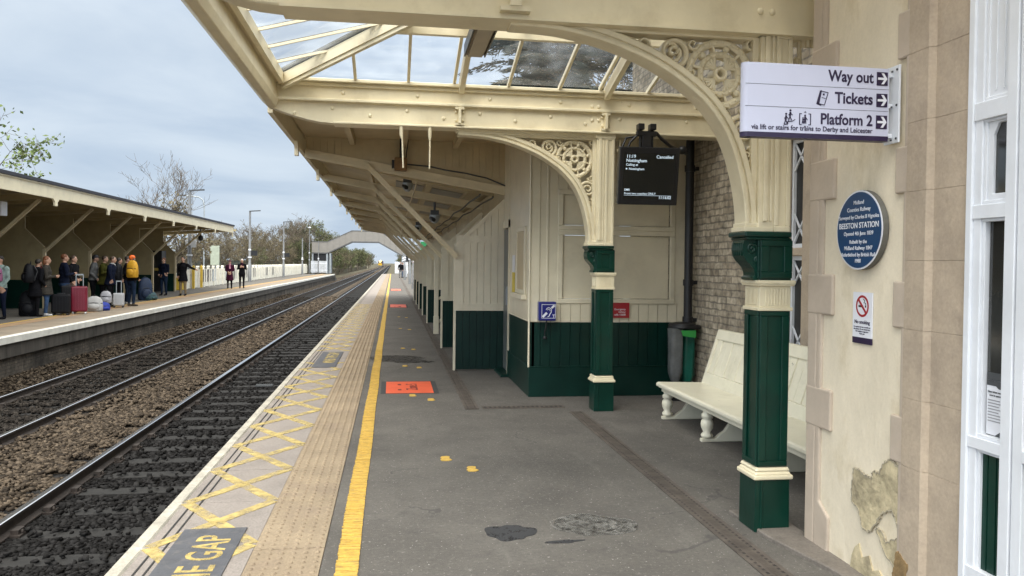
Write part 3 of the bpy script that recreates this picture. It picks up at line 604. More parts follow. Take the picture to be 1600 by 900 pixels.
m = MB(); m.box(.60, .76, 5.85, 6.85, 3.28, 3.36); f = m.build('light_fitting', paint('old_light_body', (.30,.24,.17), .5, .15, 4), bevel=.01); tag(f, 'long dark edged tube light fitting under the glass roof', 'light fitting')
m = MB(); m.box(.62, .74, 5.88, 6.82, 3.262, 3.28); m.build('diffuser', paint('dull_diffuser', (.42,.36,.27), .5, .05), f)
m = MB(); m.box(.588, .60, 5.85, 6.85, 3.27, 3.37); m.box(.76, .772, 5.85, 6.85, 3.27, 3.37); m.build('edge_trim', BLACK, f)

# ------------------------------------------------------------------ iron columns with scrolled spandrels
ARCH = [(.617,2.80),(.78,2.796),(.93,2.782),(1.15,2.735),(1.388,2.65),(1.57,2.55),(1.723,2.432),(1.83,2.30),(1.90,2.16),(1.95,1.99),(1.975,1.84),(1.983,1.70)]
def smooth(pts, n=4):
    out = []; P = [Vector(p) for p in pts]
    for i in range(len(P)-1):
        a, b, c, d = P[max(i-1,0)], P[i], P[i+1], P[min(i+2,len(P)-1)]
        for k in range(n):
            t = k/n; out.append(.5*((2*b)+(c-a)*t+(2*a-5*b+4*c-d)*t*t+(3*b-a-3*c+d)*t**3))
    out.append(P[-1]); return out
def column(yc, label, dxx=0.):
    t = thing('canopy_column', label, 'column', (2.165+dxx, yc, 0), 'green and cream iron canopy columns')
    X = 2.145+dxx; y = yc
    def sq(m, h, z0, z1, h2=None):
        h2 = h if h2 is None else h2
        m.add([(X-h,y-h,z0),(X+h,y-h,z0),(X+h,y+h,z0),(X-h,y+h,z0),(X-h2,y-h2,z1),(X+h2,y-h2,z1),(X+h2,y+h2,z1),(X-h2,y+h2,z1)], [(0,3,2,1),(4,5,6,7),(0,1,5,4),(1,2,6,5),(2,3,7,6),(3,0,4,7)])
    def panel(m, z0, z1, h, inset=.05, mi=0):
        e = .012
        for (a, b) in ((z0,z0+inset*.7),(z1-inset*.7,z1)):
            m.box(X-h, X+h, y-h-e, y-h, a, b); m.box(X-h-e, X-h, y-h, y+h, a, b)
        for s in (-1, 1):
            m.box(X+s*(h-inset/2)-inset/2, X+s*(h-inset/2)+inset/2, y-h-e, y-h, z0+inset*.7, z1-inset*.7)
            m.box(X-h-e, X-h, y+s*(h-inset/2)-inset/2, y+s*(h-inset/2)+inset/2, z0+inset*.7, z1-inset*.7)
    m = MB(); sq(m, .105, 0, .298, .103); m.box(X-.075,X-.06,y-.112,y-.105,.0,.298); m.build('base', GREENC, t, bevel=.006)
    m = MB(); sq(m, .118, .298, .325); sq(m, .112, .325, .345, .098); sq(m, .106, .345, .366, .096); m.build('base_moulding', CREAM, t, bevel=.008, seg=2)
    m = MB(); sq(m, .088, .366, 1.26); panel(m, .37, 1.256, .088, .045); m.build('shaft', GREENC, t, bevel=.004)
    m = MB(); sq(m, .104, 1.255, 1.275); sq(m, .094, 1.275, 1.395); sq(m, .108, 1.395, 1.408, .112); sq(m, .114, 1.408, 1.428)
    for i in range(8):
        q = -.055+i*.0175; m.box(X+q-.0045, X+q+.0045, y-.099, y-.094, 1.287, 1.38)
        m.box(X-.099, X-.094, y+q-.0045, y+q+.0045, 1.287, 1.38)
    m.build('fluted_collar', CREAM, t, bevel=.004)
    m = MB(); sq(m, .095, 1.428, 1.665); panel(m, 1.44, 1.655, .095, .05)
    m.box(X-.045, X+.045, y-.108, y-.102, 1.462, 1.472)
    m.build('capital', GREENC, t, bevel=.004)
    m = MB(); m.box(X-.195, X+.085, y-.118, y+.118, 1.672, 1.702); m.box(X-.183, X+.08, y-.108, y+.108, 1.655, 1.672)
    m.build('abacus', GREENC, t, bevel=.008, seg=2)
    prof = [(X-.09,1.655),(X-.18,1.655),(X-.190,1.63),(X-.192,1.60),(X-.186,1.568),(X-.168,1.54),(X-.145,1.518),(X-.127,1.497),(X-.117,1.472),(X-.115,1.455),(X-.128,1.443),(X-.124,1.428),(X-.09,1.428)]
    m = MB(); m.prism(prof, 1, y-.075, y+.075)
    for k_, (cx, cz, r) in enumerate([(X-.135,1.605,.034),(X-.105,1.54,.02)]):
        m.tube([(cx+r*(1-a/14)*math.cos(a*.8), y-.075, cz+r*(1-a/14)*math.sin(a*.8)) for a in range(13)], .009, 6)
    for i in range(5): m.box(X-.192, X-.170, y-.06+i*.025, y-.048+i*.025, 1.565, 1.64)
    m.build('scroll_console', GREENC, t, bevel=.005)
    # cream upper column
    U = MB(); U.box(X-.105, X+.08, y-.085, y+.085, 1.702, 2.842)
    U.box(X-.015, X+.08, y-.098, y-.085, 1.702, 1.735); U.box(X-.015, X+.08, y-.098, y-.085, 2.79, 2.842)
    U.box(X-.015, X+.012, y-.098, y-.085, 1.735, 2.79); U.box(X+.055, X+.08, y-.098, y-.085, 1.735, 2.79)
    U.box(X-.14, X-.105, y-.06, y+.06, 1.75, 2.80); U.box(X-.083, X-.055, y-.10, y-.085, 1.76, 2.80); U.box(X-.04, X-.025, y-.094, y-.085, 1.76, 2.84)
    U.box(X-.19, X-.015, y-.088, y+.088, 1.702, 1.73); U.box(X-.183, X-.015, y-.08, y+.08, 1.73, 1.752)
    U.box(X-.12, X+.09, y-.1, y+.1, 2.80, 2.846)
    U.build('upper_shaft', CREAM, t, bevel=.006, seg=2)
    # spandrel: arch rib, head mouldings, wheel and scrolls
    S = thing  # placeholder
    rib = MB(); P = smooth([(a+dxx, b) for a, b in ARCH], 5)
    def sweep(m, off, hw, hh, smooth_=False):
        pts = [Vector((p[0], 0, p[1])) for p in P]; vs = []
        for i, p in enumerate(pts):
            d = (pts[min(i+1,len(pts)-1)]-pts[max(i-1,0)]).normalized(); n = Vector((-d.z, 0, d.x))  # to the inside of the spandrel
            q = p-n*off
            for a, b in ((-hh,-hw),(hh,-hw),(hh,hw),(-hh,hw)):
                w = q+n*a; vs.append((w.x, y+b, w.z))
        k = len(pts); fs = [(i*4+j, i*4+(j+1)%4, (i+1)*4+(j+1)%4, (i+1)*4+j) for i in range(k-1) for j in range(4)]
        m.add(vs, fs+[(0,1,2,3), (4*k-4,4*k-3,4*k-2,4*k-1)])
    sweep(rib, .0, .075, .012); sweep(rib, -.02, .055, .012); sweep(rib, -.045, .068, .016); sweep(rib, -.066, .04, .01)
    sp = rib.build('spandrel_arch', CREAM, t, bevel=.004)
    m = MB(); x0 = .60+dxx
    m.box(x0, X-.1, y-.092, y+.092, 2.828, 2.846); m.box(x0+.02, X-.11, y-.075, y+.075, 2.806, 2.83); m.box(x0+.05, X-.12, y-.058, y+.058, 2.786, 2.808)
    m.build('head_moulding', CREAM, t, bevel=.006, seg=2)
    w = MB(); cx, cz = 1.822+dxx, 2.590
    def ring(c, r, tr, fl=.03, n=40, k=4):
        vs = []; fs = []
        for i in range(n):
            a = 6.28318*i/n
            for (dr, yy) in ((-tr,-fl*.6),(-tr*.4,-fl),(tr*.4,-fl),(tr,-fl*.6),(tr,fl),(-tr,fl)):
                vs.append((c[0]+(r+dr)*math.cos(a), y+yy, c[1]+(r+dr)*math.sin(a)))
        for i in range(n):
            for j in range(6): fs.append((i*6+j, i*6+(j+1)%6, ((i+1)%n)*6+(j+1)%6, ((i+1)%n)*6+j))
        w.add(vs, fs)
    ring((cx,cz), .178, .021); ring((cx,cz), .112, .017); ring((cx,cz), .030, .014, .05, 20)
    for i in range(26):
        a = 6.28318*i/26; w.ball((cx+.178*math.cos(a), y-.032, cz+.178*math.sin(a)), .008, 6, 4)
        if i < 18:
            a = 6.28318*i/18; w.ball((cx+.112*math.cos(a), y-.032, cz+.112*math.sin(a)), .008, 6, 4)
    for i in range(12):
        a = 6.28318*(i+.5)/12
        w.beam((cx+.122*math.cos(a), y, cz+.122*math.sin(a)), (cx+.165*math.cos(a), y, cz+.165*math.sin(a)), .05, .014 if i%2 else .02, up=(-math.sin(a),0,math.cos(a)))
        if i%2 == 0: w.ball((cx+.145*math.cos(a), y-.02, cz+.145*math.sin(a)), (.02,.024,.02), 8, 5)
    for q in range(4):
        a0 = math.pi/4+q*math.pi/2
        for j in range(5):
            a = a0+(j-2)*.23; w.tube([(cx+.035*math.cos(a0), y-.02, cz+.035*math.sin(a0)), (cx+.07*math.cos(a*.6+a0*.4), y-.024, cz+.07*math.sin(a*.6+a0*.4)), (cx+.096*math.cos(a), y-.018, cz+.096*math.sin(a))], [.007,.009,.012], 6)
    w.build('wheel_rosette', CREAM, t)
    s = MB()
    def spiral(c, r, turns, a0, dirn=1, wd=.014, tail=None):
        pts = []; n = int(26*turns)
        for i in range(n+1):
            f = i/n; a = a0+dirn*6.283*turns*f; rr = r*(1-.86*f); pts.append((c[0]+dxx+rr*math.cos(a), c[1]+rr*math.sin(a)))
        if tail: pts = [(p[0]+dxx, p[1]) for p in tail]+pts
        V_ = []; k = len(pts)
        for i, p in enumerate(pts):
            q0, q1 = pts[max(i-1,0)], pts[min(i+1,k-1)]; d = Vector((q1[0]-q0[0], q1[1]-q0[1])); d = d.normalized() if d.length else Vector((1,0)); n_ = Vector((-d.y, d.x)); wd_ = wd*(1-.45*i/k)
            for (o_, yy) in ((-1,-.022),(-.35,-.036),(.35,-.036),(1,-.022),(1,.03),(-1,.03)):
                V_.append((p[0]+n_.x*o_*wd_, y+yy, p[1]+n_.y*o_*wd_))
        fs = [(i*6+j, i*6+(j+1)%6, (i+1)*6+(j+1)%6, (i+1)*6+j) for i in range(k-1) for j in range(6)]
        s.add(V_, fs+[tuple(range(6)), tuple(range(6*k-6, 6*k))])
    spiral((1.548,2.70), .085, 1.9, -1.2, 1, .016, [(1.66,2.56),(1.62,2.60)])
    spiral((1.548,2.70), .055, .5, 2.2, -1, .010)
    spiral((1.372,2.735), .053, 1.4, 3.4, 1, .012); spiral((1.66,2.752), .034, 1.2, 0, -1, .010)
    spiral((1.965,2.285), .078, 1.9, 2.7, -1, .015, [(1.87,2.39),(1.88,2.36)])
    spiral((1.862,2.37), .040, 1.4, 1.0, 1, .010); spiral((1.992,2.135), .047, 1.4, 1.5, -1, .011); spiral((1.655,2.595), .036, 1.2, 1.6, 1, .009)
    spiral((2.0,2.40), .035, 1.2, 3, 1, .010); spiral((2.01,2.76), .032, 1.2, 2, 1, .009); spiral((1.235,2.762), .028, 1.2, 3, 1, .009)
    for (a, b) in [((1.30,2.752),(1.13,2.78)), ((2.03,2.07),(2.02,1.92)), ((2.03,1.95),(2.025,1.83))]:
        for q in (-.014, 0, .014):
            s.tube([(a[0]+dxx, y-.01, a[1]), ((a[0]+b[0])/2+dxx+q*.6, y-.02, (a[1]+b[1])/2+q), (b[0]+dxx+q, y-.012, b[1])], [.014,.017,.005], 6)
    s.ball((2.035+dxx, y-.03, 2.66), (.018,.03,.018), 8, 5); s.ball((2.035+dxx, y-.03, 2.56), (.014,.03,.014), 8, 5)
    s.build('scrollwork', CREAM, t)
    m = MB(); m.tube([(X+.115,y-.02,2.80),(X+.155,y-.02,2.80),(X+.16,y-.02,2.66)], .013, 6); m.ball((X+.135,y-.03,2.69), .018); m.build('bracket_bolt', CREAM, t)
column(4.35, 'nearest green and cream iron column with scrolled spandrel, beside the quoined wall', .0)
column(8.08, 'farther green and cream iron column with scrolled spandrel, before the waiting room', .02)

# two slender drop rods hang from the second girder
for i, x in enumerate((.075, .356)):
    m = MB(); m.tube([(x,7.97,2.85),(x,7.97,2.76),(x+.01*(1-i),7.97,2.72)], [.02,.018,.01], 8); m.tube([(x+.01*(1-i),7.97,2.73),(x+.022*(1-i),7.97,2.44)], .0085, 6)
    tag(m.build('drop_rod', CREAM), ['cream drop rod hanging from the girder, slightly askew, left of the pair', 'cream drop rod hanging dead straight from the girder, right of the pair'][i], 'rod', 'drop rods under the girder')
# ================================================================== TIMBER CANOPY AND WAITING ROOM
TR = [11.2+3.03*k for k in range(9)]         # truss positions
END = 35.9
def fascia_drift(y): return -1.2-.0045*(y-8)
t = thing('timber_canopy', 'long cream timber canopy with toothed fascia over the waiting room platform', 'canopy', (0, 22, 2.4))
m = MB(); m.prism([(-1.24,8.25),(-1.19,8.25),(fascia_drift(END)+.05,END),(fascia_drift(END),END)], 2, 2.98, 3.27); m.prism([(-1.28,8.25),(-1.18,8.25),(fascia_drift(END)+.06,END),(fascia_drift(END)-.04,END)], 2, 3.27, 3.31)
for k in range(9):
    yc = 10.25+3.03*k; x = fascia_drift(yc)
    if yc < END: m.prism([(yc-.13,2.985),(yc+.13,2.985),(yc+.05,2.9),(yc+.045,2.82),(yc-.045,2.82),(yc-.05,2.9)], 0, x, x+.045)
m.build('fascia', CREAM, t)
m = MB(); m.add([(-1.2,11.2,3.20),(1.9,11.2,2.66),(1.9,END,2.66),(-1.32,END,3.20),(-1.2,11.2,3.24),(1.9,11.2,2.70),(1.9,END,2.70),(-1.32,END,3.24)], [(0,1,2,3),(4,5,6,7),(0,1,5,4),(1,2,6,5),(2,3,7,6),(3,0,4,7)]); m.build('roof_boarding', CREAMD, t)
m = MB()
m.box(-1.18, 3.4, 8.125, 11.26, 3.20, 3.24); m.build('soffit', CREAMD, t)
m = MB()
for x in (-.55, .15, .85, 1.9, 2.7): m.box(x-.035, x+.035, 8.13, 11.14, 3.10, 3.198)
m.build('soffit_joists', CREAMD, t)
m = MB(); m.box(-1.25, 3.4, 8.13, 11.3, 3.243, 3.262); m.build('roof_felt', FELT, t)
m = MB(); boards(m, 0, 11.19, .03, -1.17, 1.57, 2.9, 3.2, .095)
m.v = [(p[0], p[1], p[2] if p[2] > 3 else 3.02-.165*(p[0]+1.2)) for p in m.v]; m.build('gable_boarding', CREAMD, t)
for k, y in enumerate(TR):
    x0 = fascia_drift(y)
    m = MB(); m.beam((x0+.03,y,2.98),(1.6,y,2.53), .075, .11)
    m.beam((x0+.03,y-.03,2.93),(1.6,y-.03,2.48), .05, .03); m.build('tie_beam', CREAMM, t)
    if k: 
        m = MB(); m.beam((x0+.1,y-1.5,3.11),(1.6,y-1.5,2.63), .06, .1); m.build('rafter', CREAMD, t)
    if y < END:
        m = MB(); m.beam((.89,y-.06,1.60),(-.36,y-.06,2.84), .055, .055, up=(0,1,0)); m.beam((.885,y-.02,1.575),(-.365,y-.02,2.815), .03, .03, up=(0,1,0)); m.build('strut', CREAMM, t)
for (x, z) in ((-.4,2.91),(.6,2.745),(1.3,2.64)):
    m = MB(); m.box(x-.04, x+.04, 11.25, END, z+.07, z+.17); m.build('purlin', CREAMD, t)
# paler ceiling panels
for k in range(7):
    for (xa, xb) in ((.05,.55),(.7,1.25)):
        m = MB(); z = lambda x: 3.20-.174*(x+1.2)-.012
        y = 11.45+3.03*k; m.add([(xa,y,z(xa)),(xb,y,z(xb)),(xb,y+1.1,z(xb)),(xa,y+1.1,z(xa)),(xa,y,z(xa)+.01),(xb,y,z(xb)+.01),(xb,y+1.1,z(xb)+.01),(xa,y+1.1,z(xa)+.01)], [(0,1,2,3),(4,5,6,7),(0,1,5,4),(1,2,6,5),(2,3,7,6),(3,0,4,7)])
        m.build('ceiling_panel', ROOFG, t)

# timber screens dividing the open bays
def screen(y, label, x0=.885, x1=1.57, mirror=0):
    t = thing('timber_screen', label, 'timber screen', ((x0+x1)/2, y, 0), 'green and cream timber screens under the near canopy')
    zt = lambda x: 1.76+.94*(x-x0)
    m = MB(); boards(m, 0, y, .045, x0, x1, .02, .84, .1); m.build('lower_boarding', GREEN, t)
    m = MB(); boards(m, 0, y, .045, x0, x1, .845, zt, .1)
    m.box(x0, x1, y-.012, y, .845, .95); m.box(x0, x1, y-.012, y, 1.80, 1.9); m.box(x0+.0, x0+.1, y-.010, y, .95, 1.80)
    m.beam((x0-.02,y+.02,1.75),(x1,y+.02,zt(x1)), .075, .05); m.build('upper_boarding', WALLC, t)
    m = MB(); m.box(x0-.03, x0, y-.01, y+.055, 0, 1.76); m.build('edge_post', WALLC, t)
    o = m
    return t
ordn = ['first', 'second', 'third', 'fourth', 'fifth', 'sixth', 'seventh', 'eighth']
screen(11.2, 'green and cream boarded screen nearest the camera, right beside the waiting room door')
screen(14.15, 'second boarded screen, partly hidden behind the one beside the waiting room door')
for i, y in enumerate((20.1, 23.15, 26.2, 29.25, 32.4)):
    screen(y, ['boarded screen just past the lone cream post', 'second boarded screen past the lone cream post', 'third boarded screen past the lone cream post', 'last boarded screen but one at the far end of the canopy', 'last and smallest looking boarded screen at the canopy end'][i])
t = thing('braced_post', 'lone cream timber post with crossed braces between the boarded screens', 'post', (.93, 17.1, 0))
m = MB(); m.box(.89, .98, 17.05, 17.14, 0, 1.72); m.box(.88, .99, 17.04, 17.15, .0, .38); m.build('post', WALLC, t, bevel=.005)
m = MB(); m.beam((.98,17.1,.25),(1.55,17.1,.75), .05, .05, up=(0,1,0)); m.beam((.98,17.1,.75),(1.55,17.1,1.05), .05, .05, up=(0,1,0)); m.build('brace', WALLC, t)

# waiting room
t = thing('waiting_room', 'green and cream boarded waiting room with panelled end wall', 'waiting room', (2.4, 10, 0))
XW, YW = 1.555, 8.93
m = MB(); boards(m, 0, YW, .05, XW, 3.40, .345, .845, .118); boards(m, 1, XW, .05, YW, 10.62, .345, .845, .1); m.build('green_boarding', GREEN, t)
m = MB(); m.box(XW-.018, 3.4, YW-.02, YW+.05, 0, .335); m.box(XW-.018, XW+.05, YW+.05, 10.62, 0, .335); m.box(XW-.02, 3.4, YW-.022, YW+.03, .335, .348); m.box(XW-.022, XW+.03, YW+.03, 10.62, .335, .348); m.build('plinth', GREEN, t, bevel=.004)
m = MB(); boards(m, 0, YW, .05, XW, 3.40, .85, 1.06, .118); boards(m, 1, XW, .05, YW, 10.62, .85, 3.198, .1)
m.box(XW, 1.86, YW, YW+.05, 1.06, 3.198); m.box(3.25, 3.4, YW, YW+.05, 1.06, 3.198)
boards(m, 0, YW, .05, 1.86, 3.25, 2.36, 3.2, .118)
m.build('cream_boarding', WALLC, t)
m = MB()
for (x0, x1, z0, z1) in ((1.86,3.25,1.06,1.9),(1.86,3.25,1.9,2.36)):
    m.box(x0+.07, x1-.07, YW+.022, YW+.05, z0+.06, z1-.06)
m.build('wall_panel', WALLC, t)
m = MB()
for (x0, x1, z0, z1) in ((1.86,3.25,1.06,1.9),(1.86,3.25,1.9,2.36)):
    m.box(x0, x1, YW-.014, YW+.03, z0, z0+.055); m.box(x0, x1, YW-.014, YW+.03, z1-.055, z1); m.box(x0, x0+.06, YW-.013, YW+.03, z0+.055, z1-.055); m.box(x1-.06, x1, YW-.013, YW+.03, z0+.055, z1-.055)
m.box(XW-.012, XW+.1, YW-.012, YW, .85, 3.2); m.box(XW+.17, XW+.2, YW-.012, YW, .85, 3.2)
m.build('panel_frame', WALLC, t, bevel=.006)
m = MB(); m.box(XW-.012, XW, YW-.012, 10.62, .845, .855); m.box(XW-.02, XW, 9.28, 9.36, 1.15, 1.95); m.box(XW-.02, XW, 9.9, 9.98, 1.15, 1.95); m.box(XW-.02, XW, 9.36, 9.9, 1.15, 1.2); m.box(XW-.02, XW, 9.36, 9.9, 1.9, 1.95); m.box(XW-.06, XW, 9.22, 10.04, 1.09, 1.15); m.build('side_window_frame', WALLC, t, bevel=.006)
m = MB(); m.box(XW-.008, XW+.001, 9.36, 9.9, 1.2, 1.9); m.build('side_window_board', CREAMD, t)
# door opening with grey door standing ajar
m = MB(); m.box(XW+.06, XW+.1, 10.62, 11.2, 0, 2.2); m.build('door_opening', DARK, t)
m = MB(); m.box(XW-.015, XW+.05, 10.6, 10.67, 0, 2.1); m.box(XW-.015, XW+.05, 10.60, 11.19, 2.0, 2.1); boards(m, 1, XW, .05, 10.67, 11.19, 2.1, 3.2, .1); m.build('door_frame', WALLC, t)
d = MB(); d.box(XW-.0, XW+.04, 10.68, 11.16, .05, 1.98); dd = d.build('door', paint('grey_door', (.10,.11,.105), .35, .1), t)
d = MB(); d.box(XW-.03, XW, 10.72, 10.74, .95, 1.2); d.build('handle', GREY, dd)
m = MB(); m.box(XW-.12, XW+.05, 10.5, 11.2, -.01, .035); m.build('threshold', GREEN, t, bevel=.01)
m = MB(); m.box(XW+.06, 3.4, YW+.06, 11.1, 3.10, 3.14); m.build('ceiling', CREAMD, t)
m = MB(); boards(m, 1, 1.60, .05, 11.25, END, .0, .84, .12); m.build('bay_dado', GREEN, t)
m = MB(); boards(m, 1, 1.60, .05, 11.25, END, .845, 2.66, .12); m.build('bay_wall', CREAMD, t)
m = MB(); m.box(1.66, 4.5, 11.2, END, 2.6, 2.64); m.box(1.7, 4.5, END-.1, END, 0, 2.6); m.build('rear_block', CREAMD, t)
m = MB(); m.tube([(XW-.02,YW-.02,.34),(XW-.02,YW-.02,3.1)], .012, 8); m.build('corner_bead', WALLC, t)

# ================================================================== STATION BUILDING
t = thing('station_building', 'station building with buff brick wall and cream rendered quoined gable', 'building', (3, 5, 0))
m = MB(); m.box(3.40, 3.7, 4.0, 6.22, 0, 5.2); m.box(3.4, 3.7, 6.48, 11.2, 0, 5.2); m.box(3.4, 3.7, 6.22, 6.48, 2.62, 5.2); m.box(3.4, 3.7, 6.22, 6.48, 0, .72); m.build('brick_wall', BRICK, t)
m = MB(); m.box(2.27, 3.7, 4.05, 4.09, 0, 5.2); m.box(2.27, 2.5, 3.24, 4.05, 0, 5.2); m.build('rendered_wall', RENDER, t)
# stone window surround with lattice sashes
m = MB(); m.box(3.36, 3.44, 6.04, 6.22, .70, 2.72); m.box(3.36, 3.44, 6.48, 6.8, .70, 2.72); m.box(3.36, 3.44, 6.22, 6.48, 2.6, 2.72); m.box(3.33, 3.46, 6.0, 6.84, .62, .72); m.box(3.37, 3.45, 6.22, 6.48, 1.60, 1.67)
m.build('stone_surround', STONE, t, bevel=.008)
m = MB()
for (z0, z1) in ((.72,1.60),(1.67,2.60)):
    m.box(3.405, 3.46, 6.22, 6.25, z0, z1); m.box(3.405, 3.46, 6.45, 6.48, z0, z1); m.box(3.405, 3.46, 6.25, 6.45, z0, z0+.035); m.box(3.405, 3.46, 6.25, 6.45, z1-.035, z1)
w = m.build('window_frame', WHITEP, t)
m = MB(); m.box(3.43, 3.44, 6.25, 6.45, .72, 2.6); m.build('glass', paint('dark_lattice_glass', (.03,.03,.03), .35, .2, spec=.3), w)
m = MB()
for (z0, z1) in ((.755,1.0),(1.34,1.565),(1.705,1.96),(2.33,2.565)):
    m.beam((3.415,6.25,z0),(3.415,6.45,z1), .012, .014, up=(1,0,0)); m.beam((3.415,6.25,z1),(3.415,6.45,z0), .012, .014, up=(1,0,0))
m.build('lattice_bars', WHITEP, w)
# left quoins at the corner and right quoins at the jamb
m = MB()
C = .605; zb = .245
m.box(2.2552, 2.30, 4.0, 4.095, 0, .0+5.2)
m.prism([(4.0,.0),(4.0,5.2),(3.955,5.2),(3.955,.26),(3.86,.20),(3.86,.0)], 0, 2.2555, 2.29)
z = .649
for k in range(8):
    m.box(2.2525, 2.29, 3.85, 4.098, z+C*k, z+C*k+.215)
q = m.build('corner_quoins', STONEL, t, bevel=.01, seg=2)
m = MB(); m.box(2.2555, 2.29, 3.235, 3.285, 0, 5.2)
for k in range(8): m.box(2.2525, 2.29, 3.235, 3.345, .63+C*k, .63+C*k+.21)
m.build('jamb_quoins', STONEL, t, bevel=.008, seg=2)
m = MB()
zs = [0]+[.63+C*k*.5+.0 for k in range(15)]
for a, b in zip(zs[:-1], zs[1:]):
    m.prism([(2.246,3.25),(2.246,3.118),(2.252,3.112),(2.272,3.10),(2.272,2.892),(2.4,2.892),(2.4,3.25)], 2, a+.0004, b-.0004)
m.build('jamb_pilaster', STONE, t, bevel=.0012)
# patches where the render has fallen away
bp = MB()
def patch(pts, x, mi): 
    bp.prism(pts, 0, x, x+.012, mi)
A_ = [(3.641, 0.513), (3.596, 0.518), (3.543, 0.503), (3.49, 0.503), (3.476, 0.54), (3.428, 0.541), (3.404, 0.596), (3.354, 0.627), (3.286, 0.611), (3.277, 0.319), (3.307, 0.372), (3.329, 0.404), (3.4, 0.365), (3.445, 0.3), (3.51, 0.238), (3.554, 0.247), (3.594, 0.329), (3.651, 0.348), (3.649, 0.432)]
B_ = [(3.444, 0.277), (3.397, 0.278), (3.368, 0.235), (3.29, 0.285), (3.271, 0.242), (3.268, 0.164), (3.306, 0.147), (3.376, 0.193)]
C_ = [(3.27, 0.231), (3.233, 0.232), (3.185, 0.208), (3.196, 0.145), (3.263, 0.005), (3.291, 0.048), (3.288, 0.137)]
def ragged(P_, k=6, a=.006):
    out = []
    for i in range(len(P_)):
        p_, q_ = P_[i], P_[(i+1)%len(P_)]
        for j in range(k): f = j/k; out.append((p_[0]+(q_[0]-p_[0])*f+rng.uniform(-a,a)*(j>0), p_[1]+(q_[1]-p_[1])*f+rng.uniform(-a,a)*(j>0)))
    return out
A_ = ragged(A_); B_ = ragged(B_); C_ = ragged(C_)
patch([(3.62,.13),(3.585,.16),(3.56,.10),(3.50,.13),(3.47,.07),(3.42,.09),(3.37,.05),(3.30,.09),(3.29,.0),(3.66,.0),(3.645,.08)], 2.2628, 0)
patch(A_, 2.262, 0); patch(B_, 2.2615, 0); patch(C_, 2.243, 1)
bp.build('bare_stone_patch', [BARE, paint('brown_exposed_stone', (.26,.17,.075), .9, .3, 12, .6)], t)
rim = MB()
RIMM = paint('broken_render_edge', (.42,.37,.27), .9, .2, 20)
for P_ in (A_, B_):
    n = len(P_)
    for i in range(n):
        a, b = P_[i], P_[(i+1)%n]
        k = 1
        for j in range(k):
            p = [a[0]+(b[0]-a[0])*j/k, a[1]+(b[1]-a[1])*j/k]; q2 = [a[0]+(b[0]-a[0])*(j+1)/k, a[1]+(b[1]-a[1])*(j+1)/k]
            rim.beam((2.263,p[0]+rng.uniform(-.003,.003),p[1]+rng.uniform(-.003,.003)),(2.263,q2[0],q2[1]), rng.uniform(.003,.009), .008, up=(1,0,0))
rim.build('broken_render_edge', RIMM, t)
# white bay window next to the quoins
wv = MB()
def wb(y0, y1, z0, z1, x0=2.262, x1=2.31): wv.box(x0, x1, y0, y1, z0, z1)
wb(2.862, 2.892, 0, 5, 2.258, 2.34)                 # outer stile
wb(2.690-.05, 2.690, 0, 5, 2.262, 2.31)             # mullion
wb(2.585, 2.632, 0, 5, 2.266, 2.31); wb(2.30, 2.40, 0, 5, 2.262, 2.34)
wb(2.822, 2.862, .3, 5, 2.270, 2.335)               # inner casing
wb(2.806, 2.822, .3, 5, 2.278, 2.335)
for z0, z1 in ((2.085,2.155),(1.70,1.755),(.80,.845),(.0,.33)):
    wb(2.690, 2.862, z0, z1, 2.264, 2.31); wb(2.40, 2.585, z0, z1, 2.264, 2.31)
for z in (2.155, 1.755, .845): wb(2.690,2.822,z,z+.016,2.275,2.31); wb(2.40,2.585,z,z+.016,2.275,2.31)
for z in (2.085, 1.70, .80): wb(2.690,2.822,z-.012,z,2.275,2.31)
wb(2.690,2.822,2.17,5,2.284,2.31); wb(2.40,2.585,2.17,5,2.284,2.31)
for y in (2.73,2.77): wb(y-.004,y+.004,2.19,5,2.279,2.284)
wb(2.30,2.91,0,.05,2.2,2.34)
# inner top-light frame with clipped corners
for (ya, yb) in ((2.690,2.806),(2.42,2.585)):
    c_ = .028
    wv.prism([(yb,1.77),(yb,2.085),(ya,2.085),(ya,2.065),(yb-.05,2.065),(yb-.026,2.02),(yb-.026,1.795),(ya,1.795),(ya,1.77)], 0, 2.284, 2.31)
wf = wv.build('bay_window', WHITEP, t, bevel=.004, seg=2)
m = MB(); m.box(2.296, 2.302, 2.64, 2.80, .85, 2.08); m.box(2.296, 2.302, 2.40, 2.585, .85, 2.08); m.build('glass', WGLASS, wf)
m = MB(); boards(m, 1, 2.290, .02, 2.69, 2.822, .33, .80, .045); boards(m, 1, 2.29, .02, 2.40, 2.585, .33, .80, .05); m.build('green_panel', GREENC, wf)
m = MB(); m.box(2.5, 3.7, 2.0, 4.1, 5.2, 5.25); m.add([(2.1,1,5.1),(2.1,11.3,5.1),(6,11.3,7.6),(6,1,7.6),(2.1,1,5.2),(2.1,11.3,5.2),(6,11.3,7.7),(6,1,7.7)], [(0,1,2,3),(4,5,6,7),(0,1,5,4),(1,2,6,5),(2,3,7,6),(3,0,4,7)]); m.build('roof', FELT, t)
m = MB(); m.box(3.45, 9, 1.5, 11.2, 0, 5.15); m.build('rear_rooms', BRICK, t)
m = MB(); m.box(2.4, 3.4, 1.9, 2.4, 0, 5.1); m.build('bay_return', STONE, t)
